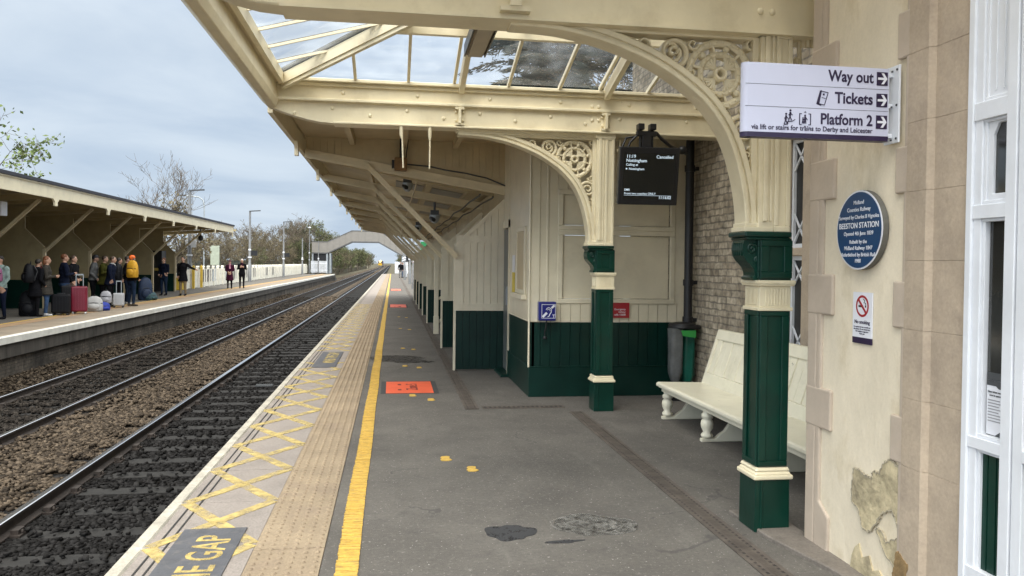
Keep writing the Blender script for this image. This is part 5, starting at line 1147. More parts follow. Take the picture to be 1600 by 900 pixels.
# fittings and machines in the shelter
t = thing('vending_machine', 'tall dark vending machine at the far end of the opposite shelter', 'vending machine', (-11.2, 39.7, 0))
m = MB(); m.box(-11.7, -10.62, 39.3, 40.0, .05, 1.95); m.build('cabinet', BLACK, t, bevel=.02)
m = MB(); m.box(-11.6, -10.85, 39.28, 39.3, .9, 1.8); m.build('front_window', WGLASS, t); m = MB(); m.box(-11.6, -10.7, 39.27, 39.295, 1.02, 1.14); m.build('yellow_strip', paint('dull_yellow_strip', (.35,.26,.06), .5), t)
t = thing('shelter_monitor', 'white cased train monitor hanging under the opposite shelter roof at the left edge', 'monitor', (-9.6, 21.4, 2.5))
m = MB(); m.box(-9.95, -9.45, 21.2, 21.5, 2.55, 2.9); m.build('casing', WHITEP, t, bevel=.01); m = MB(); m.box(-10.0, -9.95, 21.18, 21.52, 2.54, 2.92); m.box(-9.75, -9.7, 21.3, 21.4, 2.9, 3.15); m.build('dark_side', BLACK, t)
tag(MB().tube([(-10.3,22,2.8),(-10.3,22.1,2.35)], .035, 6).build('strip_lamp', WHITEP), 'small pale lamp rod hanging under the opposite shelter', 'lamp')
t = thing('hanging_camera', 'round black camera hanging under the far end of the opposite shelter', 'camera', (-9.4, 41.5, 2.5)); m = MB(); m.ball((-9.4,41.5,2.62), (.13,.13,.15)); m.build('dome', BLACK, t); m = MB(); m.tube([(-9.4,41.5,2.7),(-9.4,41.5,3.2)], .03, 6); m.build('stem', BLACK, t)
t = thing('grit_bin', 'yellow grit bin at the end of the opposite shelter behind the man in beige trousers', 'grit bin', (-11, 42.5, 0))
YB = paint('yellow_plastic', (.6,.4,.04), .5, .1, 4)
m = MB(); m.prism([(-11.5,0),(-10.5,0),(-10.42,.62),(-11.58,.62)], 1, 42.2, 43.0); m.build('body', YB, t, bevel=.04, seg=2); m = MB(); m.prism([(-11.62,.62),(-10.38,.62),(-10.55,.85),(-11.45,.85)], 1, 42.15, 43.05); m.build('lid', paint('pale_lid', (.6,.6,.55), .5), t, bevel=.05, seg=2)

# fence of concrete panels with picture boards
t = thing('concrete_fence', 'cream concrete post and panel fence along the opposite platform', 'fence', (-11.2, 70, 0))
FC = paint('cream_concrete', (.72,.69,.60), .8, .08, 3, dirt=(.4,.36,.28), dirt_amt=.4)
fx = lambda y: -10.75-.012*(y-46)
m = MB(); y = 44.0; k = 0
pn = MB()
while y < 112:
    if k < 100:
        p = MB(); x = fx(y); p.box(x-.07, x+.09, y-.1, y+.1, 0, 1.12); p.tube([(x-.07,y,1.12),(x+.09,y,1.12)], .1, 10); p.build('post', FC, t)
    for z in (.02,.36,.7):
        y2 = y+1.4; pn.add([(fx(y)-.03,y,z),(fx(y)+.03,y,z),(fx(y2)+.03,y2,z),(fx(y2)-.03,y2,z),(fx(y)-.03,y,z+.325),(fx(y)+.03,y,z+.325),(fx(y2)+.03,y2,z+.325),(fx(y2)-.03,y2,z+.325)], [(0,1,2,3),(4,5,6,7),(0,1,5,4),(1,2,6,5),(2,3,7,6),(3,0,4,7)])
    y += 1.4; k += 1
pn.build('panel', FC, t)
PIC = [paint('mural_dark', (.09,.08,.075), .6, .6, 5), paint('mural_grey', (.2,.18,.17), .6, .6, 4), paint('mural_pale', (.42,.45,.48), .6, .4, 4)]
for i in range(22):
    y = 47.5+1.4*i+.2*(i > 8)
    if i in (3,4,8,9,12,14,15,16,17,19,20): continue
    m = MB(); x = fx(y)+.04; m.box(x, x+.02, y+.25, y+1.1, .28, 1.0)
    tag(m.build('picture_board', PIC[(i*7)%3]), 'small dark picture board fixed to the cream concrete fence', 'picture board', 'picture boards on the concrete fence')
for i, y in enumerate((45.1, 47.0)):
    m = MB(); x = fx(y)+.12; m.box(x, x+.1, y-.1, y+.1, 0, 1.2); m.prism([(x,1.2),(x+.1,1.2),(x+.05,1.26)], 1, y-.1, y+.1)
    tag(m.build('yellow_post', YB), ['yellow marker post before the cream fence, nearer the shelter', 'yellow marker post before the cream fence, nearer the standing couple'][i], 'post', 'yellow posts by the fence')

# lamp posts
POLE = paint('weathered_pole_grey', (.17,.175,.18), .5, .15, 4)
def lamp(x, y, h, label, head=1, r=.07, kind='grey', sign=None, fixed=0):
    t = thing('lamp_post', label, 'lamp post', (x, y, 0), 'lamp posts along the platforms')
    m = MB(); r = r*.85; m.tube([(x,y,0),(x,y,1.3),(x,y,1.35),(x,y,h)], [r*1.35,r*1.35,r,r*.75], 10); m.build('pole', POLE, t)
    m = MB()
    if head == 1: m.beam((x-.05,y,h),(x+.75,y,h+.06), .16, .07)
    elif head == 2: m.lathe([(.05,0),(.22,.05),(.2,.14),(.05,.2)], (x,y,h), 12)
    m.v and m.build('lamp_head', GREYD if head == 1 else WHITEP, t)
    m = MB(); m.tube([(x,y,1.75),(x,y,1.85)], r*1.5, 8); m.ball((x,y-.02,h*.45), (.11,.11,.1)); m.build('fittings', WHITEP, t)
    if sign:
        m = MB(); m.box(x-.2, x+.35, y-.06, y-.02, h*.42, h*.42+.4) if sign == 'w' else m.box(x+.1, x+.55, y-.05, y-.01, h*.37, h*.37+.38); m.build('sign_plate', WHITEP if sign == 'w' else BLACK, t)
lamp(-10.9, 45.6, 5.3, 'grey lamp post rising beyond the end of the opposite shelter roof', sign='w', r=.12)
lamp(-10.43, 61.4, 5.2, 'grey lamp post with black sign beside the standing couple', sign='b', r=.11)
lamp(-10.3, 79, 5.3, 'grey lamp post farther along the cream fence', sign='b', r=.1)
lamp(-10.5, 97, 4.3, 'short grey post without a lamp arm near the fence end', head=0, r=.1)
lamp(-11.2, 112, 6.1, 'lamp post with white lantern at the footbridge stairs', head=2, r=.08)
lamp(-9.9, 111, 4.4, 'thin grey post in front of the footbridge stair gate', head=0, r=.07)
for i, (x, y, h) in enumerate([(1.23,37.8,3.1),(1.2,46.5,3.6),(1.25,58,4.2),(1.1,72,4.4),(1.2,90,4.5)]):
    lamp(x, y, h, ['pale grey post standing just past the near canopy end', 'second pale grey post past the near canopy end', 'third grey post past the near canopy end', 'fourth grey post on the near platform', 'thin grey post on the near platform close to the footbridge'][i], head=0, r=.085)
t = thing('street_lamp', 'tall thin street lamp with curved arm behind the opposite shelter', 'street lamp', (-13.8, 62, 0)); m = MB(); m.tube([(-13.8,62,0),(-13.8,62,5.6),(-13.9,62,6.0),(-14.2,62,6.2),(-15.2,62,6.3)], .05, 7); m.build('pole', GREY, t); m = MB(); m.box(-15.7,-15.1,61.9,62.1,6.26,6.35); m.build('lamp_head', GREYD, t)
t = thing('notice_board', 'tall pale notice board standing behind the cream fence beside the couple', 'notice board', (-12.5, 60, 0)); m = MB(); m.box(-12.9,-12.3,59.95,60.05,1.2,2.6); m.build('board', paint('pale_green_board', (.36,.40,.32), .6), t); m = MB(); m.tube([(-12.6,60.1,0),(-12.6,60.1,2.5)], .05, 6); m.build('post', GREY, t)
for i, (x, y) in enumerate([(2.2,52),(2.3,44)]):
    t = thing('green_hut' if i else 'green_sign', ['small green sign board on the near platform beyond the canopy','dark green cabinet just past the canopy end'][i], ['sign','cabinet'][i], (x, y, 0)); m = MB(); m.box(x-.4,x+.4,y-.2,y+.2,1.7 if not i else 0,2.9 if not i else 1.5); m.build('board', paint('bright_green_board', (.01,.16,.05), .5), t); m = MB(); m.tube([(x,y,0),(x,y,2)], .05, 6); m.build('post', GREY, t)

# white picket gates at the bridge and a steel palisade behind the fence
def picket(x0, x1, y, z0, h, label, n=14):
    t = thing('picket_fence', label, 'fence', ((x0+x1)/2, y, z0), 'white fences at the footbridge')
    for i in range(n):
        m = MB(); a = x0+(x1-x0)*(i+.15)/n; b = x0+(x1-x0)*(i+.8)/n; m.prism([(a,z0),(b,z0),(b,z0+h-.06),((a+b)/2,z0+h),(a,z0+h-.06)], 1, y, y+.03); m.build('pale', WHITEP, t)
    m = MB(); m.box(x0, x1, y+.03, y+.07, z0+.3, z0+.4); m.box(x0, x1, y+.03, y+.07, z0+h-.4, z0+h-.3); m.build('rail', WHITEP, t)
picket(-11.2, -9.0, 114, .05, 1.65, 'white picket fence below the left end of the footbridge'); picket(.35, 2.2, 112.5, .05, 1.65, 'white picket fence below the right end of the footbridge')
PALS = paint('green_steel_palisade', (.035,.05,.045), .6, .2)
t = thing('palisade_fence', 'dark green steel palisade fence behind the cream concrete fence', 'fence', (-15, 75, 0)); m = MB()
for k in range(420): 
    y = 46+k*.17; x = -14.5-.02*(y-46); m.box(x-.01, x+.01, y, y+.045, 0, 1.6)
o = m.build('pales', PALS, t); m = MB(); m.beam((-14.5,46,.4),(-15.9,117,.4), .05, .06); m.beam((-14.5,46,1.5),(-15.9,117,1.5), .05, .06); m.build('rails', PALS, t)
# footbridge
YB_ = 116.5
t = thing('footbridge', 'grey ribbed metal footbridge with sloping sides across the tracks', 'footbridge', (-4.3, YB_, 0))
top = [(-11.3,4.42),(-9.15,4.42),(-5.75,6.05),(-1.85,6.05),(1.35,4.15),(4.2,4.15)]
bot = [(4.2,2.65),(1.35,2.65),(-1.95,4.5),(-5.75,4.5),(-9.15,2.85),(-11.3,2.85)]
RIB = paint('grey_ribbed_cladding', (.215,.20,.18), .6, .06, 2, dirt=(.25,.24,.22), dirt_amt=.3)
sides = (MB(), MB()); n = len(top)
for i in range(n-1):
    a, b = top[i], top[i+1]; c, d = bot[n-1-i], bot[n-2-i]; k = max(2, int((b[0]-a[0])/.8))
    for j in range(k):
        f0, f1 = j/k, (j+.93)/k
        L = lambda p, q, f: (p[0]+(q[0]-p[0])*f, p[1]+(q[1]-p[1])*f)
        for si, yy in enumerate((YB_, YB_+2.2)): sides[si].prism([L(a,b,f0), L(a,b,f1), L(c,d,f1), L(c,d,f0)], 1, yy-.03, yy)
    for si, yy in enumerate((YB_, YB_+2.2)): sides[si].prism([a,b,d,c], 1, yy+.002, yy+.05)
for q_ in sides: q_.build('side_cladding', RIB, t)
m = MB()
for i in range(n-1):
    a, b = bot[i], bot[i+1]; m.beam((a[0],YB_+1.1,a[1]-.04),(b[0],YB_+1.1,b[1]-.04), 2.3, .16); 
    a, b = top[i], top[i+1]; m.beam((a[0],YB_-.02,a[1]),(b[0],YB_-.02,b[1]), .1, .1)
m.build('deck_frame', paint('dark_bridge_steel', (.10,.10,.10), .6), t)
for x in (-11.2,-9.2,-8.75,1.45,3.9):
    for yy in (YB_+.1, YB_+2.1): m = MB(); m.box(x-.11, x+.11, yy-.1, yy+.1, -.1, 2.8); m.build('leg', GREY, t)
for q_ in ((-11.1,-9.3,2.75),(1.55,3.3,2.6)): m = MB(); m.box(q_[0], q_[1], YB_+.2, YB_+2, 1.7, q_[2]); m.build('stair_underside', BLACK, t)
# approaching train, far away
YT = 560; XT = -8.3
t = thing('approaching_train', 'tiny distant train with yellow front and bright headlight on the far track', 'train', (XT, YT, -.9))
m = MB(); m.box(XT-1.35, XT+1.35, YT, YT+80, -.3, 2.6); m.prism([(XT-1.35,2.6),(XT+1.35,2.6),(XT+1,3),(XT-1,3)], 1, YT, YT+80); m.build('body', paint('train_purple', (.05,.03,.07), .5), t); m = MB(); m.box(XT-1.3,XT+1.3,YT-.2,YT,-.2,1.2); m.build('yellow_front', paint('warning_yellow', (.5,.3,.02), .5), t)
m = MB(); m.ball((XT,YT-.3,2.6), (.8,.2,.8)); m.build('headlight', HEADL, t)
# ================================================================== VEGETATION
def grow(seed, h, crown_r, levels=4, trunk_r=.16, droop=.0, up=.35, first=.28, nb=(5,4,4,4), tw=.016):
    r = random.Random(seed); br = []
    def branch(p, d, L, rad, lev):
        n = 4 if lev else 7; pts = [p]; rr = [rad]
        for i in range(n):
            d = (d+Vector((r.gauss(0,.13), r.gauss(0,.13), up*.16-droop*.1)) * (1 if lev else .35)).normalized(); p = p+d*(L/n); pts.append(p); rr.append(max(tw*.6, rad*(1-(.75 if lev else .7)*(i+1)/n)))
        br.append((pts, rr, lev))
        if lev >= levels: return
        k = nb[min(lev, len(nb)-1)]
        for j in range(k if lev else k+3):
            f = first+(1-first)*((j+r.random())/(k if lev else k+3)) if lev == 0 else .25+.75*r.random()
            i = min(n-1, int(f*n)); q = pts[i].lerp(pts[i+1], f*n-i); dd = (pts[i+1]-pts[i]).normalized()
            a = r.uniform(0, 6.283); o = dd.orthogonal().normalized(); o.rotate(Matrix.Rotation(a, 3, dd))
            nd = (dd*r.uniform(.35,.8)+o*r.uniform(.6,1.)+Vector((0,0,up))).normalized()
            LL = (crown_r*r.uniform(.65,1.05) if lev == 0 else L*r.uniform(.42,.68)); branch(q, nd, LL, max(tw, rr[i]*r.uniform(.4,.6)), lev+1)
    branch(Vector((0,0,0)), Vector((0,0,1)), h*.8, trunk_r, 0); return br
def tree_meshes(seed, h, cr, leaf=None, nleaf=0, ls=.12, levels=4, **kw):
    br = grow(seed, h, cr, levels, **kw); r = random.Random(seed+1); T = MB(); K = MB()
    for pts, rr, lev in br:
        if lev <= 1: T.tube(pts, rr, 6 if lev == 0 else 5, 0, caps=False)
        else: K.tube(pts, rr, 3, 0, caps=False, smooth=False)
    tips = [p for pts, rr, lev in br if lev >= levels-1 for p in pts[1:]]
    for _ in range(nleaf):
        c = r.choice(tips)+Vector((r.gauss(0,ls*1.3), r.gauss(0,ls*1.3), r.gauss(0,ls*1.1))); s = ls*r.uniform(.5,1.3)
        a = Vector((r.gauss(0,1), r.gauss(0,1), r.gauss(0,1))).normalized(); b = a.orthogonal().normalized(); b.rotate(Matrix.Rotation(r.uniform(0,6.28), 3, a)); c2 = a.cross(b)
        K.add([c+b*s, c+c2*s*.55, c-b*s*.8, c-c2*s*.55], [(0,1,2,3)], 1)
    return T, K
def tree(x, y, z0, T, K, mats, label, cat='tree', name='tree', group=None):
    t = lthing(name, label, cat, (x, y, z0), group=group)
    T.build('trunk', mats[0], t, recalc=False); K.build('crown', mats[1:], t, recalc=False); return t
# pale budding tree behind the shelter, at the left edge
T, K = tree_meshes(11, 6.2, 2.7, 1, 2600, .10, levels=4, trunk_r=.15, nb=(6,4,3,3), up=.12, tw=.009)
tree(-15.5, 34, -.1, T, K, [BARK, TWIG, L_PALE], 'tree with sparse pale new leaves above the opposite shelter at the left edge')
# tall bare tree over the shelter roof
T, K = tree_meshes(23, 6.0, 2.9, 0, 0, .07, levels=4, trunk_r=.12, nb=(8,5,4,3), up=.42, tw=.012)
tree(-14.6, 54, -.1, T, K, [BARK, TWIG, L_OLIVE], 'tall bare tree with upright branches behind the opposite shelter roof')
# leaning dark trunks by the fence
T, K = tree_meshes(31, 3.8, 2.0, 0, 1200, .10, levels=3, trunk_r=.2, nb=(5,5,5), up=.4, tw=.02)
o = tree(-13.0, 49, -.1, T, K, [BARK, TWIG, L_BROWN], 'leaning tree with dark trunk just behind the fence at the shelter end'); o.rotation_euler = (0, R(18), 0)
# mixed scrub trees behind the fence
kinds = []
T, K = tree_meshes(41, 5.2, 2.9, 0, 4200, .085, levels=4, trunk_r=.16, nb=(7,5,4,3), up=.3, first=.1, tw=.02); kinds.append((T, K, L_BROWN))
T, K = tree_meshes(47, 7.2, 3.2, 0, 700, .08, levels=4, trunk_r=.18, nb=(7,6,5,4), up=.35, first=.2, tw=.022); kinds.append((T, K, L_OLIVE))
T, K = tree_meshes(53, 6.0, 2.6, 0, 12000, .12, levels=4, trunk_r=.2, nb=(8,5,4,4), up=.4, first=.05, tw=.02); kinds.append((T, K, L_DARK))
T, K = tree_meshes(59, 6.2, 3.0, 0, 7000, .11, levels=4, trunk_r=.16, nb=(8,5,4,3), up=.3, first=.08, tw=.022); kinds.append((T, K, L_GRN))
protos = [None]*4
def scrub(k, x, y, s, rz, label, grp='trees behind the opposite platform', z=-.1):
    T, K, lf = kinds[k]
    if protos[k] is None: protos[k] = tree(x, y, z, T, K, [BARK, TWIG, lf], label, name=['scrub_tree','bare_tree','ivy_tree','budding_tree'][k], group=grp); o = protos[k]; o.rotation_euler = (0,0,rz)
    else: o = copy_thing(protos[k], (x, y, z), rz, label, grp)
    o.scale = (s, s, s); return o
L0 = [(1,-15.4,85,.6,1,'bare spreading tree just right of the opposite shelter roof end'),(0,-12.8,75,.6,.4,'brown scrub tree right of the first tall lamp post by the fence'),(1,-15.1,95,.66,2,'bare tree between the two tall lamp posts'),(0,-13.0,85,.64,3,'rounded brown scrub left of the second tall lamp post'),
 (1,-14.7,105,.73,4,'bare tree behind the second tall lamp post'),(0,-13.2,95,.66,1.2,'brown scrub right of the second tall lamp post'),(1,-13.8,110,.83,5,'taller bare tree left of the dark ivy tree'),(2,-13.2,117,.86,0,'dark ivy clad tree beside the left end of the footbridge'),
 (1,-13.6,124,.92,2.6,'tallest bare tree right above the footbridge landing'),(3,-12.6,130,.97,1,'olive budding tree rising behind the lower footbridge slope'),(0,-11.6,136,.95,4.4,'brown scrub tree half hidden by the footbridge slope'),(1,-12.4,142,.86,.7,'bare tree peeping over the footbridge slope'),
 (3,-10.9,148,.85,3.3,'olive tree seen just over the upper footbridge slope'),(0,-14.2,70,.58,5.2,'brown scrub directly behind the standing couple'),(0,-14.1,64,.5,2.1,'low brown scrub between the shelter end and the couple'),(1,-18.3,90,.63,.2,'thin bare tree behind the opposite shelter end'),
 (0,-12.9,101,.55,2.9,'low brown bush behind the fence left of the footbridge'),(3,-13.0,109,.55,1.7,'low budding bush beside the footbridge gate'),(2,-15.8,66,.42,.9,'dark ivy bush behind the shelter end'),(0,-14.6,58,.42,3.7,'low brown scrub behind the yellow posts'),
 (3,-12.9,80,.36,.5,'low olive bush behind the middle of the cream fence'),(0,-16.5,100,.75,.1,'broad brown scrub standing back from the fence')]
for a in L0: scrub(*a)
# trackside bushes beyond the bridge, left and right
y = 124.
for i in range(44):
    k = (3,0,3,2,0,3,3)[i%7]
    scrub(k, -10.6-rng.uniform(0,2.2)-(i%3)*1.3, y, rng.uniform(.62,.82)*(1+.0012*(y-124)), rng.uniform(0,6), 'bushy trackside tree beyond the footbridge on the left of the line', 'trackside trees beyond the footbridge', -1.2)
    y += 4.2 if y < 230 else 11
for i in range(9):
    y = 210+i*i*4+i*22
    scrub((3,0)[i%2], 5.5+rng.uniform(0,3), y, rng.uniform(.7,1.0)*(1+.06*i), rng.uniform(0,6), 'hazy trackside tree far down the line on the right', 'far trees on the right of the line', -1.2)
# far woodland as one mass on the horizon
r_ = random.Random(5); m = MB()
for k in range(2600):
    s = r_.choice((-1,1)); y = r_.uniform(420,900); x = s*r_.uniform(16,240)-6; z = r_.uniform(-1,10)*(1 if abs(x) > 40 else .8); c = Vector((x,y,z)); q = r_.uniform(.8,2.4); a = Vector((r_.gauss(0,1),r_.gauss(0,1),r_.gauss(0,1))).normalized(); b = a.orthogonal().normalized(); d = a.cross(b)
    m.add([c+b*q, c+d*q*.7, c-b*q, c-d*q*.7], [(0,1,2,3)])
o = m.build('distant_woodland', leafmat('hazy_woodland', (.15,.155,.13), .2), recalc=False); o['kind'] = 'stuff'; tag(o, 'hazy far off woodland along the horizon on both sides of the line', 'woodland')
# dark conifer behind the waiting room roof, seen through the glass
r_ = random.Random(77); T = MB(); K = MB(); H = 14.5
T.tube([(0,0,0),(.05,0,H*.5),(0,0,H)], [.28,.18,.03], 8)
for i in range(190):
    f = r_.random()**.8; z = 4.2+(H-4.6)*f; L = (4.6*(1-f)**.75+.4)*r_.uniform(.6,1.1); a = r_.uniform(0,6.283); d = Vector((math.cos(a), math.sin(a), 0))
    pts = [Vector((0,0,z))+d*L*q+Vector((0,0,.35*L*q-.33*L*q*q*1.25)) for q in (0,.25,.5,.75,1)]; K.tube(pts, [.045,.035,.025,.018,.01], 4, 0, caps=False)
    for j in range(int(60+52*L)):
        q = r_.uniform(.15,1); p = pts[int(q*3.99)].lerp(pts[int(q*3.99)+1], q*4-int(q*3.99) if q < 1 else 1); sd = d.cross(Vector((0,0,1)))*r_.choice((-1,1)); w = (1.15-q)*.95*r_.random()*min(1,L*.4)
        c = p+sd*w+Vector((0,0,-w*.25+r_.gauss(0,.04))); l = (d*.6+sd*.6+Vector((0,0,-.15+r_.gauss(0,.15)))).normalized()*r_.uniform(.12,.26); n = l.cross(Vector((0,0,1))).normalized()*.02
        K.add([c-l*.3-n, c-l*.3+n, c+l], [(0,1,2)], 1); K.add([c-l*.3+Vector((0,0,.022)), c-l*.3-Vector((0,0,.022)), c+l], [(0,1,2)], 1)
tree(5.6, 27, 0, T, K, [BARK, TWIG, L_CON], 'dark spreading conifer seen through the glass canopy roof', name='conifer_tree')
scrub(1, 9.5, 33, 1.35, 1.2, 'bare tree seen through the glass roof right of the conifer', 'bare trees behind the station', 0)
# low weeds along the far platform wall
# ================================================================== PEOPLE AND LUGGAGE
def clothmat(name, c): return paint('cloth_'+name, c, .9, .3, 9, .4, 30, spec=.1)
CL = dict(black=(.007,.007,.009), navy=(.006,.009,.022), charcoal=(.042,.038,.033), jeans=(.035,.065,.13), djeans=(.012,.022,.045), beige=(.24,.19,.12), teal=(.015,.12,.17), paleteal=(.25,.33,.31), olive=(.05,.05,.01), grey=(.15,.15,.15), plum=(.045,.008,.025), brown=(.08,.065,.05), white=(.5,.5,.5), blue=(.012,.04,.14))
CLM = {k: clothmat(k, v) for k, v in CL.items()}
HAIR = {k: paint('hair_'+k, c, .6, .25, 20) for k, c in dict(dark=(.02,.014,.01), ginger=(.16,.055,.018), brown=(.06,.035,.02), white=(.6,.58,.55), orange=(.75,.13,.01), cap=(.015,.015,.018), plumhat=(.10,.02,.03)).items()}
SHOE = {'black': CLM['black'], 'white': CLM['white'], 'brown': CLM['brown']}
EYE = paint('dark_eye', (.01,.008,.007), .2)
def person(x, y, face, label, h=1.72, top='navy', legs='djeans', hem=.50, hair='dark', long_hair=False, pose='stand', shoes='black', scarf=None, hat=False, lean=0., wide=1.12, group='passengers waiting on the opposite platform', z0=0):
    """face: compass angle the figure looks at (0 = +Y, 90 = +X, 180 = towards the camera)"""
    t = lthing('person', label, 'person', (x, y, z0), rz=R(180-face), group=group)
    H = h = h*.93; m = MB()
    def tb(pts, rad, n=10): m.tube([Vector(p)*H for p in pts], [q*H for q in rad], n); [m.ball(Vector(p)*H, q*H, 10, 6) for p, q in zip(pts, rad)]
    ly = -lean
    stride = .045 if pose == 'walk' else .01
    for s in (-1, 1):
        fy = s*stride
        tb([(s*.052,0,.50),(s*.058,fy*.5-.008,.285),(s*.06,fy+.012,.05)], [.056*wide,.038,.026])
        m.ball(Vector((s*.062,fy-.03,.018))*H, (.027*H,.075*H,.02*H), 12, 6); m.ball(Vector((s*.06,fy+.012,.035))*H, (.025*H,.03*H,.033*H), 10, 6)
    sh = Vector((0, ly, .815))
    for f, (rx, ry) in zip((0,.15,.35,.55,.75,.92), ((.098,.072),(.095,.07),(.088,.064),(.098,.07),(.108,.07),(.085,.055))):
        c = Vector((0,0,.50)).lerp(sh, f); m.ball(c*H, (rx*wide*H, ry*wide*H*1.08, .085*H), 14, 8)
    if hem < .5:
        for q in range(6):
            z = hem+(.54-hem)*q/5; w_ = (.125-.03*q/5)*wide
            m.ball((0, ly*.2, (z+.02)*H), (w_*H, w_*.78*H, .05*H), 14, 6)
    tb([(0,ly*1.05,.83),(0,ly*1.25-.006,.88)], [.034,.030])
    hc = Vector((0, ly*1.35-.012, .935))*H
    m.ball(hc, (.043*H,.053*H,.066*H), 14, 10); m.ball(hc+Vector((0,-.028*H,-.035*H)), (.026*H,.024*H,.026*H), 10, 6); m.ball(hc+Vector((0,-.056*H,-.008*H)), (.009*H,.014*H,.014*H), 8, 6)
    for s in (-1, 1): m.ball(hc+Vector((s*.044*H,.005*H,-.004*H)), (.007*H,.012*H,.018*H), 8, 6)
    A = {'stand': [((.115,.0,.80),(.135,.02,.645),(.13,-.02,.51)), ((-.115,.0,.80),(-.135,.02,.645),(-.13,-.02,.51))],
         'walk': [((.115,.0,.80),(.135,.03,.645),(.12,-.04,.52)), ((-.115,.0,.80),(-.135,.03,.645),(-.13,.0,.51))],
         'phone': [((.112,.0,.795),(.13,-.02,.65),(.05,-.14,.66)), ((-.112,.0,.795),(-.13,-.02,.65),(-.04,-.14,.67))],
         'hands': [((.112,.0,.795),(.14,-.01,.66),(.025,-.10,.735)), ((-.112,.0,.795),(-.14,-.01,.66),(-.02,-.105,.725))],
         'clasp': [((.112,.0,.795),(.135,.0,.65),(.02,-.095,.575)), ((-.112,.0,.795),(-.135,.0,.65),(-.02,-.095,.57))],
         'point': [((.112,.0,.795),(.23,-.03,.72),(.345,-.05,.68)), ((-.115,.0,.80),(-.135,.02,.645),(-.13,-.02,.51))],
         'lead': [((.112,.0,.795),(.13,.02,.65),(.14,.03,.50)), ((-.112,.0,.795),(-.14,-.04,.66),(-.15,-.09,.54))]}[pose]
    hands = []; jr = random.Random(int(x*100)+int(y*37))
    if pose == 'stand': A = [(S_, (E_[0]+jr.uniform(-.02,.02), E_[1]+jr.uniform(-.03,.03), E_[2]), (W_[0]*jr.uniform(.35,1.05), W_[1]-jr.uniform(0,.09), W_[2]+jr.uniform(0,.11))) for S_, E_, W_ in A]
    for S_, E_, W_ in A:
        S_, E_, W_ = [Vector(q)+Vector((0, ly*min(1, max(0,(q[2]-.5)/.3)), 0)) for q in (S_, E_, W_)]
        tb([S_, E_, W_], [.040*wide,.033,.023]); d = (W_-E_).normalized(); hd = W_+d*.028; m.ball(hd*H, (.020*H,.020*H,.024*H), 8, 6); hands.append((hd, d, W_))
    tmp = m.build('body', SKIN, t); rm = tmp.modifiers.new('r', 'REMESH'); rm.mode = 'VOXEL'; rm.voxel_size = .016; rm.use_smooth_shade = True
    sm = tmp.modifiers.new('s', 'SMOOTH'); sm.factor = .5; sm.iterations = 3
    dg = bpy.context.evaluated_depsgraph_get(); dg.update(); me = bpy.data.meshes.new_from_object(tmp.evaluated_get(dg)); old = tmp.data; tmp.modifiers.clear(); tmp.data = me; bpy.data.meshes.remove(old); me.name = 'body'
    # fingers, welded to the palm as part of the same mesh
    bm = bmesh.new(); bm.from_mesh(me); F = MB()
    for hd, d, W_ in hands:
        o = d.orthogonal().normalized(); u = d.cross(o)
        for k in range(4):
            b = hd+o*(.0085*(k-1.5)); L = (.036,.042,.040,.031)[k]; F.tube([b*H, (b+d*L*.55-u*.003)*H, (b+d*L*.9-u*.012)*H], [.0058*H,.0052*H,.004*H], 5)
        b = hd+o*.016-d*.006; F.tube([b*H, (b+o*.014+d*.012)*H, (b+o*.016+d*.026-u*.006)*H], [.007*H,.006*H,.0045*H], 5)
    vs = [bm.verts.new(p) for p in F.v]
    for f in F.f:
        try: bm.faces.new([vs[i] for i in f])
        except ValueError: pass
    bm.to_mesh(me); bm.free()
    me.materials.clear()
    for q in (SKIN, CLM[top], CLM[legs], SHOE[shoes]): me.materials.append(q)
    mi = []
    for p in me.polygons:
        c = Vector(p.center)/H; hx = Vector(hc)/H
        if c.z < .052: k = 3
        elif any((c-hd).length < .042 and (c-W_).dot(d) > .004 or (c-hd).length < .075 and (c-W_).dot(d) > .012 for hd, d, W_ in hands): k = 0
        elif c.z > .868 or ((c-hx).length < .085 and c.z > .86): k = 0
        elif c.z > hem or abs(c.x) > .1*wide and c.z > .42: k = 1
        else: k = 2
        mi.append(k)
    me.polygons.foreach_set('material_index', mi); me.polygons.foreach_set('use_smooth', [True]*len(mi)); me.update()
    hb = MB(); 
    hb.ball(hc+Vector((0,.014*H,.022*H)), (.049*H,.053*H,.054*H), 14, 8)
    if long_hair: hb.ball(hc+Vector((0,.03*H,-.03*H)), (.05*H,.038*H,.075*H), 12, 8)
    if hat: hb.lathe([(.058*H,0),(.058*H,.012*H),(.05*H,.04*H),(.02*H,.058*H)], hc+Vector((0,.004*H,.022*H)), 14); 
    if hat == 'cap': hb.ball(hc+Vector((0,-.06*H,.028*H)), (.04*H,.045*H,.006*H), 10, 5)
    hb.build('hat' if hat else 'hair', HAIR[hair], t)
    e = MB()
    for s in (-1, 1): e.ball(hc+Vector((s*.017*H,-.049*H,.006*H)), (.006*H,.004*H,.004*H), 6, 4)
    e.build('eyes', EYE, t)
    if scarf:
        s_ = MB(); s_.lathe([(.045*H,.845*H),(.05*H,.86*H),(.04*H,.875*H)], (0,ly*H,0), 12); s_.beam((.01*H,-.082*H,.85*H),(.015*H,-.088*H,.70*H), .05*H, .02*H, up=(0,1,0)); s_.build('scarf', scarf, t)
    return t
PINK = clothmat('pink_scarf', (.62,.28,.36))
P2 = person
person(-9.55, 21.35, 200, 'person in a pale teal top at the very left edge of the photo', 1.68, 'paleteal', 'navy', hair='dark', shoes='black')
person(-8.95, 22.5, 75, 'person in a long dark grey padded coat looking at a phone, white trainers', 1.68, 'charcoal', 'jeans', hem=.36, hair='ginger', long_hair=True, pose='phone', shoes='white')
